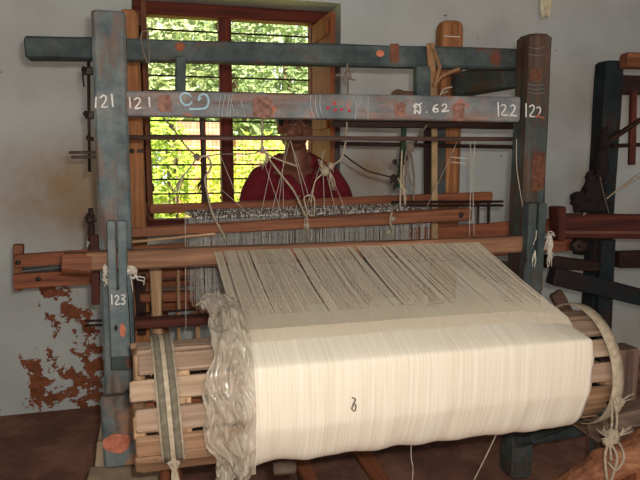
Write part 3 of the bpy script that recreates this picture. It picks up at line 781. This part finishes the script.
cord('heald_tie', [[(392, 212), (390, 222), (393, 232), (391, 240)]], 2.24, .0034, M_CORD, 'cream cord tie wrapped on the red rail toward its right end', knots=((389, 232, .010), (393, 219, .008)))
# thin harness threads
TH = [((290, 139), (268, 226)), ((290, 139), (305, 200)), ((290, 139), (318, 226)), ((286, 139), (276, 226)), ((271, 165), (258, 226)), ((283, 175), (283, 226)), ((325, 150), (304, 214)), ((322, 150), (325, 232)),
      ((330, 172), (352, 228)), ((326, 172), (340, 230)), ((265, 165), (286, 228)), ((300, 195), (289, 230)), ((458, 140), (414, 234)), ((220, 155), (238, 200)), ((222, 190), (262, 226))]
names = ['far left', 'left']
for i, (a, b_) in enumerate(TH):
    build('harness_thread', MB().tube([P(a[0], a[1], 2.285), P((a[0]+b_[0])/2+.4, (a[1]+b_[1])/2, 2.285), P(b_[0], b_[1], 2.285)], .0011, 5), M_THREAD, None, True,
          'fine pale harness thread strung from the cords above to the healds', 'thread', 'harness threads fanning over the healds')
for (pp, lb) in (([(470, 139), (471, 170), (469, 241)], 'left of two white strings hanging beside the right rear post'), ([(475, 139), (473, 180), (474, 236)], 'right of two white strings hanging beside the right rear post')):
    cord('white_string', [pp], YF+.13, .0016, M_THREAD, lb, 'strings by the right rear post', cat='string')
cord('white_string', [[(185, 213), (185.5, 260), (186, 342)]], 2.12, .0013, M_THREAD, 'fine white string hanging straight before the left openings of the loom', cat='string')
cord('white_string', [[(516.5, 139), (517, 170), (524, 215), (528, 250)]], YF-.02, .0016, M_THREAD, 'white string hanging along the right numbered post', cat='string')
# loose yarns on the sheet
def on_sheet(u, v, lift=.006):
    d = ray(u, v)
    n_ = Vector((0, -(.988-.8185), (YB+.03-1.572))).normalized(); p0 = Vector((0, 1.572, .8185+lift))
    t = (p0-CAM).dot(n_)/d.dot(n_); return CAM+d*t
def yarn_on(pix, lb, r=.0013):
    m1 = MB(); m1.tube(smoothline([on_sheet(u, v, .006+.004*math.sin(i)) for i, (u, v) in enumerate(pix)], 6), r, 5)
    build('loose_yarn', m1, M_THREAD, None, True, lb, 'yarn end', 'loose yarn ends on the stretched warp')
yarn_on([(262, 248), (290, 265), (320, 283), (342, 298), (350, 303), (356, 299), (352, 295), (345, 297), (345, 301), (352, 305)], 'loose white yarn ending in a small loop near the middle of the warp')
yarn_on([(247, 250), (252, 262), (257, 276), (263, 284), (260, 294), (250, 306), (241, 318)], 'loose white yarn bent like an elbow on the left of the warp')
yarn_on([(284, 250), (279, 270), (272, 292), (264, 318)], 'loose white yarn running downward left from the top of the warp')
yarn_on([(415, 301), (425, 303), (440, 301), (452, 297)], 'short loose yarn lying crosswise right of the warp centre')
yarn_on([(435, 259), (444, 260), (456, 259)], 'tiny loose yarn near the top right of the warp')
yarn_on([(400, 306), (412, 304), (428, 305)], 'short loose yarn just above the wound part at mid warp')
# thread under the roll
cord('white_string', [[(412, 426), (411, 455), (413, 468), (412, 485)]], 1.55, .0012, M_THREAD, 'wavy pink-white string hanging below the middle of the roll', cat='string')
cord('white_string', [[(503, 420), (488, 452), (476, 476), (472, 484)]], 1.58, .002, M_CORD, 'slanting white string hanging below the right part of the roll', cat='string')
# cord tied round the crossing of post and top beam (left) and lath with rope (right)
cord('loop_tie', [[(142, 32), (141, 42), (146, 60), (149, 62), (149, 50), (148, 33), (145, 31), (142, 32)]], YF+.095, .003, M_CORDG, 'brown wire loop round the top beam by the left rear post', cat='tie')
lt = thing('tied_lath', P(433, 98, 2.16), 'tan lath bound by a forked cloth rope to the top beam', 'lath')
m1 = MB(); vb(m1, (43, 427, 434), (98, 431, 438), YF+.09, .01, ch=.002); build('lath', m1, plain('tan_lath', (150, 112, 76), .8), lt)
m1 = MB()
for pix in ([(432, 44), (436, 56), (440, 68)], [(459, 69), (448, 73), (440, 78), (434, 86)], [(440, 68), (437, 77), (434, 87)]):
    m1.tube(smoothline([P(u, v, YF+.08) for u, v in pix], 6), .007, 8)
build('rope', m1, plain('tan_cloth_rope', (142, 106, 74), .9), lt)
cord('white_knot', [[(440, 96), (443, 90), (447, 88), (452, 87)], [(443, 93), (448, 91)]], YF+.06, .0035, M_CORD, 'small white cord bow by the numbered beam near the right rear post', cat='cord')
cord('rag_bundle', [[(393, 95), (397, 92), (404, 94), (414, 94)]], YF+.115, .011, plain('brown_rag', (104, 72, 56), .9), 'brown rag tucked on the numbered beam', cat='rag')

# hanging cotton tuft at top
tf = MB(); c0 = P(545, -14, 2.9)
for i in range(16):
    e = P(545+random.uniform(-3.5, 4.5), 16+random.uniform(-8, 3), 2.9)
    tf.tube(smoothline([c0, (c0+e)/2+Vector((random.uniform(-.02, .02), random.uniform(-.01, .01), 0)), e], 5), .005, 6, .007)
tf.tube([c0, Vector((c0.x, c0.y, ZC))], .003, 6)
build('cotton_tuft', tf, plain('cream_cotton', (222, 210, 176), .9), None, True, 'cream cotton tuft hanging from above against the wall near the top edge', 'cotton tuft')

# hardware at the left of the loom: vertical rod with clamps
hw = thing('iron_rod_fitting', P(89, 172, YF+.2), 'dark iron rod with clamps and two cross rods left of post 121', 'iron fitting')
YI = YF+.2
m1 = MB(); m1.tube([P(88.5, 58, YI), P(89.5, 172, YI)], .0055, 8); build('rod', m1, M_IRON, hw, True)
for v, uu in ((71, 86), (115, 88), (139, 91)):
    m1 = MB(); m1.beam(P(uu-3, v, YI-.012), P(94, v, YI-.012), .014, .028 if v < 130 else .012, ch=.004); m1.ball(P(uu-2, v-1, YI-.02), .010, wob=.5); 
    if v < 80: m1.tube(smoothline([P(83.5, 66, YI-.015), P(82.8, 76, YI-.015), P(84, 87, YI-.015)], 5), .003, 6)
    build('clamp', m1, M_IRON, hw)
for v in (152.5, 157): 
    m1 = MB(); m1.beam(P(69 if v < 155 else 71, v, YI-.01), P(100, v, YI-.01), .006, .010, ch=.002, jit=0); build('cross_rod', m1, M_IRON, hw)
kn = thing('wing_knob', P(90, 240, YI), 'black winged iron knob on the outer left of the loom above the shuttle box', 'iron fitting')
m1 = MB(); m1.ball(P(90.5, 219, YI-.01), .018, sc=(1, .7, 1.1), wob=.4); m1.tube([P(90.5, 208, YI-.01), P(91, 214, YI-.01)], .009, 8); m1.beam(P(85, 220, YI-.012), P(96, 218, YI-.012), .010, .022, ch=.004); build('knob', m1, M_IRON, kn)
m1 = MB(); m1.tube([P(91, 224, YI), P(92, 250, YI)], .012, 8); build('stem', m1, darkw('z'), kn)
m1 = MB(); m1.beam(P(87, 243, YI-.03), P(100, 242, YI-.03), .008, .010, ch=.002, jit=0); m1.beam(P(87.5, 240, YI-.03), P(87.5, 247, YI-.03), .008, .008, ch=.002, jit=0); build('pin', m1, M_STEEL, kn)
build('wooden_hanger', vb(MB(), (235, 90, 100), (305, 91, 99), YF+.14, .02, ch=.003), darkred('z'), label='dark flat wooden hanger beside the left post under the shuttle box', cat='wooden strip')
m1 = MB()
pg = thing('iron_pegs', P(92, 326, YI), 'short dark peg pair jutting left of the post near the flaked plaster', 'iron fitting')
for v in (321, 325.5): build('peg', MB().tube([P(84.5, v, YI), P(104, v-.5, YI)], .0048, 8), M_IRON, pg, True)
# things inside the loom bottom left: treadle uprights / thin laths
for (a, b_, Y, mt, nm, lb) in (((270, 176.5, 179.5), (345, 177.5, 180.5), 2.5, pale('z'), 'hanging_lath', 'thin pale lath hanging left of its twin inside the loom'),
                      ((270, 195, 199), (345, 196, 200), 2.48, pale('z'), 'hanging_lath', 'thin pale lath hanging right of its twin inside the loom'),
                      ((275, 134, 146), (335, 138, 146), 2.55, darkw('z'), 'dark_block', 'dark wooden block behind the left post')):
    build(nm, vb(MB(), a, b_, Y, .02, ch=.002), mt, label=lb, cat='wooden strip')
for i, (v0, v1, Y, mt, lb) in enumerate(((306, 302, 2.42, M_IRON, 'upper of two thin dark rods low inside the loom'), (314, 309, 2.3, M_IRON, 'lower of two thin dark rods low inside the loom'))):
    build('treadle_rod', MB().tube([P(136, v0+8, Y), P(240, v1+4, Y)], .005, 8), mt, smooth=True, label=lb, cat='rod', group='thin rods low inside the loom')

# =================================================================== SECOND LOOM (right)
L2 = thing('handloom', (2.4, 2.75, FL), 'dark second handloom cut off by the right edge of the view', 'loom')
Y2 = 2.62
m1 = MB(); A = P(598, 62, Y2); x0 = A.x+.055; x1 = P(623, 62, Y2).x+.015
m1.beam(((x0+x1)/2, Y2+.05, FL), ((x0+x1)/2, Y2+.05, P(610, 60, Y2).z), x1-x0, .1, ch=.010, jit=.003); build('front_post', m1, wood('z', (30, 20, 18), (54, 36, 30), (66, 46, 38), paint=((16, 26, 28), (26, 38, 40), (36, 48, 50)), cover=.48), L2)
xq = (x0+x1)/2
m1 = MB(); m1.beam((x0+.06, Y2-.035, P(625, 62, Y2).z), (3.6, Y2-.035, P(625, 62, Y2).z+.01), .06, .07, ch=.006); build('top_beam', m1, redbrown('x'), L2)
m1 = MB(); m1.beam((x1+.001, Y2+.05, P(630, 84, Y2).z), (3.6, Y2+.05, P(630, 84, Y2).z), .06, .09, ch=.006); build('cross_beam', m1, darkw('x'), L2)
m1 = MB(); vb(m1, (91, 632, 637.5), (165, 630, 636), Y2-.02, .02, ch=.003); build('sword', m1, darkred('z'), L2)
m1 = MB(); m1.tube([P(612, 146, Y2-.01), P(655, 144, Y2-.01)], .010, 8); m1.tube([P(606, 143, Y2+.0-.02), P(640, 120, Y2-.02)], .014, 8); build('rod', m1, darkw('x'), L2)
m1 = MB(); hb(m1, (564, 214, 238), (760, 216, 240), Y2-.12, .06, ch=.006); o = build('race_board', m1, darkred('x'), L2)
m1 = MB(); hb(m1, (564, 231, 233.5), (760, 232, 234.5), Y2-.123, .004, ch=.001); build('groove_lath', m1, wood('x', (84, 50, 38), (120, 78, 60)), o)
m1 = MB(); vb(m1, (207, 557.5, 567), (241, 559, 566.5), Y2-.125, .075, ch=.005); build('box_end', m1, darkred('z'), L2)
m1 = MB(); hb(m1, (549, 256, 269), (600, 262, 272), Y2-.1, .06, ch=.006); build('rail', m1, darkw('x'), L2)
m1 = MB(); m1.beam(P(551, 275, Y2-.16), P(700, 312, Y2-.12), .06, .085, ch=.006); build('rail', m1, wood('x', (26, 18, 16), (40, 28, 25), paint=((16, 26, 28), (24, 36, 38), (32, 44, 46)), cover=.5), L2)
m1 = MB(); hb(m1, (620, 252, 268), (760, 250, 268), Y2+.0, .06, ch=.006); build('rail', m1, darkw('x'), L2)
m1 = MB(); m1.beam((xq, Y2-.03, FL), (xq-.02, Y2-.03, P(605, 240, Y2-.05).z), .085, .04, ch=.006); build('inner_post', m1, wood('z', (30, 20, 18), (54, 36, 30), paint=((16, 26, 28), (26, 38, 40), (36, 48, 50)), cover=.45), L2)
m1 = MB(); m1.box(3.5, 3.6, Y2, Y2+.1, FL, 1.75); build('front_post', m1, darkw('z'), L2)
# dark cloth bundle slung on loom
m1 = MB()
for (u, v, r, s_) in ((601, 165, .050, (.7, .6, 1.6)), (594, 190, .055, (1, .6, 1.2)), (585, 205, .05, (1.3, .7, .7)), (579, 201, .045, (.9, .7, 1.0)), (604, 140, .04, (.6, .6, 1.4)), (600, 205, .05, (1.2, .6, .7)), (590, 180, .03, (.8, .6, 1.5))):
    m1.ball(P(u, v, Y2-.16), r, 16, 12, s_, .5)
build('dark_cloth', m1, plain('black_cloth', (34, 24, 24), .95), smooth=True, label='dark cloth bundle slung on the second loom above its race board', cat='cloth')
cord('rope', [[(642, 172), (625, 184), (606, 199), (583, 215)], [(642, 176), (630, 183), (618, 190)]], Y2-.128, .0038, M_CORD, 'tan rope slanting from the right edge down to the dark race board', cat='rope')
cord('rope', [[(600, 177), (604, 195), (609, 213)]], Y2-.20, .0022, M_CORDG, 'thin grey twig-like string upright on the dark cloth', cat='string')
# wheel-ish lump under the race board
m1 = MB(); m1.ball(P(580, 246, Y2-.05), .055, 16, 10, (1, .5, .8), .3); m1.ball(P(580, 246, Y2-.09), .010)
build('pulley', m1, M_IRON, smooth=True, label='black pulley hanging under the dark race board of the second loom', cat='pulley')
bp = thing('leaning_board', P(560, 320, 2.3), 'short brown board slanting behind the right end of the roll', 'board')
build('board', MB().beam(P(555, 292, 2.2), P(578, 335, 2.15), .03, .055, ch=.006, up=Vector((1, 0, .4))), wood('x', (60, 40, 30), (92, 64, 48)), bp)

# big rough timber bottom right, support block
m1 = MB()
pts = [P(562, 492, 1.52), P(592, 473, 1.5), P(620, 459, 1.47), P(660, 440, 1.44)]
rt = thing('rough_log', P(610, 475, 1.5), 'rough orange-brown split log at the bottom right corner', 'log')
sm = smoothline(pts, 8); rings = []
for i, p in enumerate(sm):
    t = i/(len(sm)-1); d = (sm[min(i+1, len(sm)-1)]-sm[max(i-1, 0)]).normalized(); up_ = Vector((0, -.3, 1)); up_ = (up_-d*up_.dot(d)).normalized(); sd = d.cross(up_)
    r = []
    for k in range(14):
        a = 2*PI*k/14; hh = (.018+.030*min(1, t*2.2)); q = 1+.28*noise.noise(Vector((t*5, math.cos(a)*1.2, math.sin(a)*1.2)))
        r.append(p+up_*math.sin(a)*hh*q+sd*math.cos(a)*.05*q)
    rings.append(r)
m1.ring(rings); build('split_wood', m1, wood('x', (96, 58, 38), (150, 98, 68), (180, 132, 98)), rt)
m1 = MB(); m1.beam((pts[3].x-.05, pts[3].y+.02, FL), (pts[3].x-.05, pts[3].y+.02, pts[3].z-.02), .08, .08); build('leg', m1, brown('z'), rt)
m1 = MB(); m1.beam((pts[1].x-.0, pts[1].y+.03, FL), (pts[1].x-.0, pts[1].y+.03, pts[1].z-.02), .06, .06); build('leg', m1, brown('z'), rt)
cord('knotted_cord', [[(611, 398, 1.46), (612, 420, 1.44), (610, 440, 1.41), (611, 460, 1.40)], [(614, 398, 1.46), (617, 420, 1.44), (614, 440, 1.41)], [(611, 438, 1.41), (605, 455, 1.40), (607, 480, 1.40)], [(616, 438, 1.41), (624, 456, 1.40), (616, 470, 1.40), (608, 462, 1.4)], [(608, 440, 1.405), (617, 458, 1.4), (609, 486, 1.4)]],
     1.41, .0042, M_CORD, 'thick white cotton cords knotted below the right end of the drum', knots=((613, 437, .020), (608, 442, .014)), tassels=((609, 438, 598, 430), (618, 436, 628, 430)))
sb = thing('support_stand', (P(625, 420, 1.75).x, 1.8, 0), 'weathered grey timber stand holding the right end of the drum', 'stand')
m1 = MB(); m1.beam(P(582, 424, 1.72), P(680, 404, 1.66), .09, .06, ch=.006, jit=.003); build('rail', m1, wood('x', (84, 66, 54), (128, 104, 86), (150, 126, 104)), sb)
A = P(628, 352, 1.7); m1 = MB(); m1.beam((A.x+.02, 1.76, FL), (A.x+.02, 1.76, A.z), .10, .08, ch=.006, jit=.003); build('upright', m1, wood('z', (70, 52, 44), (112, 88, 74), (134, 108, 92)), sb)
m1 = MB(); m1.beam(P(533, 437, 2.0), P(600, 424, 1.78), .05, .05, ch=.006); build('strut', m1, teald('x', .42), sb)
# lump on floor under the roll
cp = build('wooden_bobbin', MB().tube([P(273, 469, 1.62), P(295, 467, 1.62)], .018, 12), wood('x', (70, 56, 46), (104, 86, 72)), smooth=True, label='short grey wooden bobbin under the roll near the plastic sheet', cat='bobbin')

# loom base clutter under drum at left: small cross pieces

# =================================================================== WEAVER
def remesh(name, mb, voxel, mat, parent, smooth_it=6):
    me = bpy.data.meshes.new('tmp'); me.from_pydata([v for v in mb.v], [], mb.f); me.update()
    ob = bpy.data.objects.new('tmp', me); col.objects.link(ob)
    r = ob.modifiers.new('r', 'REMESH'); r.mode = 'VOXEL'; r.voxel_size = voxel; r.use_smooth_shade = True
    s = ob.modifiers.new('s', 'SMOOTH'); s.factor = .5; s.iterations = smooth_it
    dg = bpy.context.evaluated_depsgraph_get(); dg.update()
    nm = bpy.data.meshes.new_from_object(ob.evaluated_get(dg)); bpy.data.objects.remove(ob)
    o0 = root_loc(parent)
    nm.transform(Matrix.Translation(-o0)); nm.materials.clear(); nm.materials.append(mat)
    for p in nm.polygons: p.use_smooth = True
    nm.name = name
    o = bpy.data.objects.new(name, nm); col.objects.link(o); o.parent = parent; return o
PX, PY = .658, 2.88; SEAT = .62
per = thing('person', (PX, PY, 0), 'seated weaver in a maroon garment with dark hair, facing the loom before the window', 'person')
SKIN = plain('brown_skin', (112, 68, 50), .5, 0, .08, 12)
MAR = plain('maroon_cotton', (112, 22, 30), .9, 0, .22, 40)
def ell(mb, c, rx, ry, rz, n=20, m=14): return mb.ball(c, 1, n, m, (rx, ry, rz))
def limb(mb, pts, rs, n=14):
    pts = [Vector(p) for p in pts]; sp = smoothline(pts, 6); L = len(sp)-1; k = len(pts)-1
    def rr(t):
        x = t*k; i = min(int(x), k-1); f = x-i; return rs[i]*(1-f)+rs[i+1]*f
    mb.tube(sp, rr, n); mb.ball(pts[0], rs[0], n, 8); mb.ball(pts[-1], rs[-1], n, 8)
hc = Vector((PX-.010, PY-.015, 1.408))
b = MB(); HS = 1.10
ell(b, hc+Vector((0, .012, .022)), .074, .092, .092); ell(b, hc+Vector((0, -.012, -.030)), .060, .074, .078); ell(b, hc+Vector((0, -.040, -.082)), .030, .030, .024)
ell(b, hc+Vector((0, -.086, -.018)), .0105, .016, .026); ell(b, hc+Vector((0, -.094, -.036)), .016, .014, .010)      # nose
for s in (-1, 1):
    ell(b, hc+Vector((s*.076, .008, -.012)), .010, .018, .030)                                                       # ears
    ell(b, hc+Vector((s*.040, -.062, -.030)), .020, .016, .018)                                                      # cheeks
    ell(b, hc+Vector((s*.030, -.076, .020)), .024, .010, .007)                                                       # brow
ell(b, hc+Vector((0, -.083, -.060)), .024, .010, .006); ell(b, hc+Vector((0, -.081, -.069)), .020, .010, .007)
limb(b, [(PX-.010, PY+.01, 1.34), (PX, PY+.015, 1.30), (PX, PY+.02, 1.22)], [.050, .052, .062])
ell(b, (PX, PY+.02, 1.175), .165, .085, .055); limb(b, [(PX-.14, PY+.02, 1.19), (PX, PY+.03, 1.262), (PX+.14, PY+.02, 1.19)], [.030, .045, .030]); ell(b, (PX, PY, 1.08), .150, .100, .150); ell(b, (PX, PY, .90), .130, .095, .140); ell(b, (PX, PY+.01, .74), .165, .125, .120)
def hand(mb, w, d, s):
    """w wrist, d forward direction, thumb to side s"""
    w = Vector(w); d = Vector(d).normalized(); sd = Vector((1, 0, 0)); up_ = sd.cross(d)
    mb.beam(w, w+d*.085, .072, .026, .080, .022, ch=.008, up=up_)
    for k, (off, L) in enumerate(((-.030, .066), (-.010, .076), (.011, .072), (.030, .056))):
        a = w+d*.080+sd*off; p1 = a+d*L*.5; p2 = p1+d*L*.22-up_*L*.38; p3 = p2-up_*L*.25-d*L*.10
        mb.tube(smoothline([a-d*.02, a, p1, p2, p3], 4), .0088, 8, .0070); mb.ball(p3, .0070, 8, 6)
    a = w+d*.022-sd*s*.032; p1 = a+d*.030-sd*s*.022; p2 = p1+d*.030-sd*s*.004-up_*.012
    mb.tube(smoothline([a, p1, p2], 5), .0105, 8, .0085); mb.ball(p2, .0085, 8, 6)
arms = []
for s in (-1, 1):
    sh = (PX+s*.164, PY+.02, 1.165); el = (PX+s*.225, PY-.03, .975); wr = (PX+s*.20, PY-.185, 1.015)
    limb(b, [sh, ((sh[0]+el[0])/2+s*.008, PY, 1.09), el], [.052, .046, .038]); limb(b, [el, ((el[0]+wr[0])/2, (el[1]+wr[1])/2, 1.0), wr], [.038, .035, .025])
    hand(b, (wr[0], wr[1]+.01, wr[2]), (0, -.55, -.1), s); arms.append((sh, el, wr))
    hp = (PX+s*.095, PY, .70); kn_ = (PX+s*.14, PY-.43, .665); an = (PX+s*.13, PY-.44, .19)
    limb(b, [hp, ((hp[0]+kn_[0])/2, PY-.22, .695), kn_], [.088, .080, .058]); limb(b, [kn_, (kn_[0], kn_[1]+.02, .45), an], [.056, .054, .034])
    limb(b, [an, (an[0], an[1]-.06, .135), (an[0], an[1]-.16, .125)], [.034, .034, .024])
remesh('body', b, .007, SKIN, per, 4)
# garment
g = MB()
ell(g, (PX, PY+.02, 1.15), .200, .098, .060); limb(g, [(PX-.155, PY+.02, 1.178), (PX-.07, PY+.03, 1.232), (PX, PY+.035, 1.248), (PX+.07, PY+.03, 1.232), (PX+.155, PY+.02, 1.178)], [.045, .052, .055, .052, .045]); ell(g, (PX, PY-.005, 1.06), .182, .118, .150); ell(g, (PX, PY-.005, .88), .165, .112, .16); ell(g, (PX, PY+.01, .74), .190, .140, .118)
for s in (-1, 1):
    sh, el, wr = arms[0 if s < 0 else 1]
    limb(g, [sh, ((sh[0]+el[0])/2+s*.014, PY, 1.09), (el[0], el[1], el[2]+.03)], [.060, .060, .055])
    hp = (PX+s*.095, PY, .70); kn_ = (PX+s*.14, PY-.43, .665)
    limb(g, [hp, ((hp[0]+kn_[0])/2, PY-.22, .70), kn_], [.105, .095, .075]); limb(g, [kn_, (kn_[0], kn_[1]+.02, .45), (PX+s*.12, PY-.42, .26)], [.074, .082, .090])
def cut_neck(o):
    # open a V at the front of the neck and a round neck behind
    me = o.data; o0 = root_loc(o)
    import bmesh
    bm = bmesh.new(); bm.from_mesh(me); dele = []
    for f in bm.faces:
        c = f.calc_center_median()+o0
        dx = abs(c.x-PX+.006)
        if c.z > 1.135 and c.y < PY+.01 and dx < (c.z-1.135)*.62+.004 and c.z < 1.4: dele.append(f)
        elif c.z > 1.20 and (dx*dx+(c.y-PY-.02)**2) < .068**2: dele.append(f)
    bmesh.ops.delete(bm, geom=dele, context='FACES')
    for _ in range(14):
        new = {}
        for v in bm.verts:
            nb = [e.other_vert(v) for e in v.link_edges if e.is_boundary]
            if len(nb) == 2: new[v] = v.co*.5+(nb[0].co+nb[1].co)*.25
        for v, c_ in new.items(): v.co = c_
    bm.to_mesh(me); bm.free()
gm = remesh('garment', g, .008, MAR, per, 6)
cut_neck(gm)
so = gm.modifiers.new('s', 'SOLIDIFY'); so.thickness = .004; so.offset = 0
# fold over the shoulder (drape edge)
m1 = MB()
pl = [(PX+.10, PY+.0, 1.245), (PX+.075, PY-.055, 1.215), (PX+.03, PY-.105, 1.14), (PX-.05, PY-.125, 1.06), (PX-.13, PY-.112, .98)]
m1.tube(smoothline([Vector(p) for p in pl], 8), .010, 8, flat=.5); build('drape_fold', m1, MAR, per, True)
# hair
h = MB(); ell(h, hc+Vector((0, .028, .034)), .087, .096, .094); ell(h, hc+Vector((0, .075, -.03)), .058, .045, .075); ell(h, hc+Vector((0, .10, -.05)), .04, .04, .05)
hr = remesh('hair', h, .007, plain('black_hair', (20, 15, 14), .45), per, 4)
M_EYE = plain('eye_white', (104, 86, 76), .4, 0, .02); M_BROW = plain('dark_brown', (24, 16, 14), .4)
for s in (-1, 1):
    ey = build('eye', MB().ball(hc+Vector((s*.030, -.0765, .003)), .0105, 12, 8, (1.25, .55, .62)), M_EYE, per, True)
    build('pupil', MB().ball(hc+Vector((s*.030, -.0815, .003)), .0052, 10, 7, (1, .5, 1)), M_BROW, ey, True)
    build('eyebrow', MB().tube(smoothline([hc+Vector((s*.013, -.087, .020)), hc+Vector((s*.030, -.0865, .025)), hc+Vector((s*.048, -.076, .019))], 5), .0026, 6), M_BROW, per, True)
e = MB(); e.tube(smoothline([hc+Vector((-.022, -.088, -.064)), hc+Vector((0, -.093, -.0635)), hc+Vector((.022, -.088, -.064))], 5), .0035, 6); build('lips', e, plain('lip', (96, 48, 42), .5), per, True)
# bench
bn = thing('weaver_bench', (PX, PY+.05, 0), 'plain wooden bench under the seated weaver', 'bench')
build('seat', MB().box(lx+.10, rcx-.08, PY-.05, PY+.16, SEAT-.045, SEAT-.003), brown('x'), bn)
for x in (lx+.16, rcx-.14):
    for y in (PY-.02, PY+.13): build('leg', MB().box(x-.02, x+.02, y-.02, y+.02, FL, SEAT-.045), brown('z'), bn)
# treadles under her feet
tr = thing('treadle', (PX, 2.3, .1), 'pair of wooden foot treadles under the weaver', 'treadle')
for s in (-1, 1): build('pedal', MB().beam((PX+s*.13, 1.98, .06), (PX+s*.13, 2.68, .08), .06, .03), brown('y'), tr)
build('pivot', MB().tube([(PX-.22, 2.68, .03), (PX+.22, 2.68, .03)], .02, 8), darkw('x'), tr)

# =================================================================== OUTSIDE
build('ground', bxs(MB(), -9, 14, YW+.31, 30, -.3, -.06), plain('dry_grass_ground', (196, 200, 90), .95, 0, .35, 1.5), kind='structure')
def lateritem():
    m, nt, b = new_mat('laterite_blocks')
    v = mapped(nt, (1, 1, 1), rot=(R(90), 0, 0)); br_ = N(nt, 'ShaderNodeTexBrick'); nt.links.new(v, br_.inputs['Vector'])
    br_.inputs['Scale'].default_value = 2.6; br_.inputs['Color1'].default_value = srgb((172, 112, 88)); br_.inputs['Color2'].default_value = srgb((158, 98, 76)); br_.inputs['Mortar'].default_value = srgb((178, 140, 116))
    nt.links.new(br_.outputs[0], b.inputs['Base Color']); b.inputs['Roughness'].default_value = .95; return m
a = P(176, 120, 7.5); c = P(222, 120, 7.5)
lw = build('garden_wall', bxs(MB(), a.x, c.x+.05, 7.5, 7.8, -.06, a.z), lateritem(), label='reddish laterite block pillar outside the left window panes', cat='garden wall')
a = P(236, 138, 8.4); c = P(300, 138, 8.4)
build('garden_wall', bxs(MB(), a.x, c.x+1.2, 8.4, 8.7, -.06, a.z), lateritem(), label='low pale reddish wall outside, seen beside the weaver through the right panes', cat='garden wall')
def leafmat(c):
    m, nt, b = new_mat('leaf')
    oi = noise_tex(nt, mapped(nt, (1, 1, 1)), 4, 3)
    nt.links.new(ramp(nt, [(.3, tuple(x*.6 for x in c)), (.7, c)], oi), b.inputs['Base Color']); b.inputs['Roughness'].default_value = .5
    t = N(nt, 'ShaderNodeBsdfTranslucent'); t.inputs[0].default_value = srgb(c)
    mx = N(nt, 'ShaderNodeMixShader'); mx.inputs[0].default_value = .4
    out = nt.nodes['Material Output']; nt.links.new(b.outputs[0], mx.inputs[1]); nt.links.new(t.outputs[0], mx.inputs[2]); nt.links.new(mx.outputs[0], out.inputs[0])
    return m
def bush(name, c, rx, ry, rz, n, leaf, mat, label, cat='bush', trunk=True):
    r = thing(name, (c[0], c[1], -.06), label, cat)
    m1 = MB()
    for _ in range(n):
        while True:
            q = Vector((random.uniform(-1, 1), random.uniform(-1, 1), random.uniform(-1, 1)))
            if .3 < q.length < 1: break
        k = 1+.3*noise.noise(q*2.5+Vector(c))
        p = Vector((c[0]+q.x*rx*k, c[1]+q.y*ry*k, c[2]+q.z*rz*k))
        if p.z < -.04: continue
        d = Vector((random.gauss(0, 1), random.gauss(0, 1), random.gauss(0, .6))).normalized(); w = d.orthogonal().normalized(); L = leaf*random.uniform(.6, 1.3)
        m1.add([p-d*L, p-w*L*.38, p+d*L, p+w*L*.38], [(0, 1, 2, 3)])
    build('foliage', m1, mat, r, kind='stuff')
    if trunk:
        t = MB()
        for _ in range(4):
            e = Vector((c[0]+random.uniform(-.5, .5)*rx, c[1]+random.uniform(-.4, .4)*ry, c[2]+rz*.4))
            t.tube(smoothline([(c[0], c[1], -.07), ((c[0]+e.x)/2+.05, c[1], (e.z)/2), e], 5), .05*rz, 6, .015*rz)
        build('stems', t, plain('bark', (110, 92, 70), .9), r)
G1 = leafmat((170, 196, 70)); G2 = leafmat((186, 198, 146)); G3 = leafmat((150, 172, 116))
def bp_(u, v, Y): 
    p = P(u, v, Y); return (p.x, p.y, p.z)
bush('bush', bp_(160, 165, 5.6), .30, .4, .55, 900, .045, G1, 'yellow-green bush outside at the far left pane')
bush('bush', bp_(205, 190, 6.0), .42, .4, .38, 900, .04, leafmat((190, 205, 60)), 'low bright bush outside below the laterite pillar')
bush('bush', bp_(262, 172, 6.6), .5, .4, .42, 900, .045, G1, 'low leafy bush outside left of the weaver')
bush('tree', (-.9, 11.5, 2.6), 2.2, 1.6, 2.3, 5200, .12, G2, 'pale green tree outside behind the left panes', 'tree')
bush('tree', (2.2, 12.2, 2.8), 2.2, 1.6, 2.4, 5200, .12, G3, 'mid green tree outside behind the right panes', 'tree')
bush('tree', (.6, 15.5, 4.2), 3.2, 1.6, 3.2, 6000, .16, G2, 'tall pale tree outside rising behind the other two', 'tree')
bush('tree', (5.2, 13.5, 3.0), 2.0, 1.6, 2.6, 2600, .16, G1, 'leafy tree outside farthest to the right', 'tree')

# =================================================================== LIGHT AND CAMERA
sc = bpy.context.scene
w = bpy.data.worlds.new('World'); sc.world = w; w.use_nodes = True
nt = w.node_tree; bg = nt.nodes['Background']
bg.inputs[0].default_value = (.95, .99, 1.0, 1); bg.inputs[1].default_value = 1.55
sl = bpy.data.lights.new('sun', 'SUN'); sl.energy = 28; sl.angle = R(1); sl.color = (1, .95, .84)
so_ = bpy.data.objects.new('sun', sl); col.objects.link(so_); so_.rotation_euler = (R(38), 0, R(12))
fl = bpy.data.lights.new('camera_flash', 'AREA'); fl.shape = 'RECTANGLE'; fl.size = .05; fl.size_y = .03; fl.energy = 27; fl.color = (1, .965, .91)
fo = bpy.data.objects.new('camera_flash', fl); col.objects.link(fo); fo.location = CAM+rgt*.05+upv*.06-fwd*.01
fo.rotation_euler = (R(90)-PITCH, 0, -YAW)
cd = bpy.data.cameras.new('camera'); cd.sensor_width = 36; cd.lens = F/640*36; cd.clip_start = .02
co = bpy.data.objects.new('camera', cd); col.objects.link(co); co.location = CAM; co.rotation_euler = (R(90)-PITCH, 0, -YAW)
sc.camera = co
vs_ = sc.view_settings; sc.display_settings.display_device = 'sRGB'; vs_.view_transform = 'Standard'; vs_.look = 'None'; vs_.gamma = 1; vs_.use_curve_mapping = False
vs_.exposure = 0.0
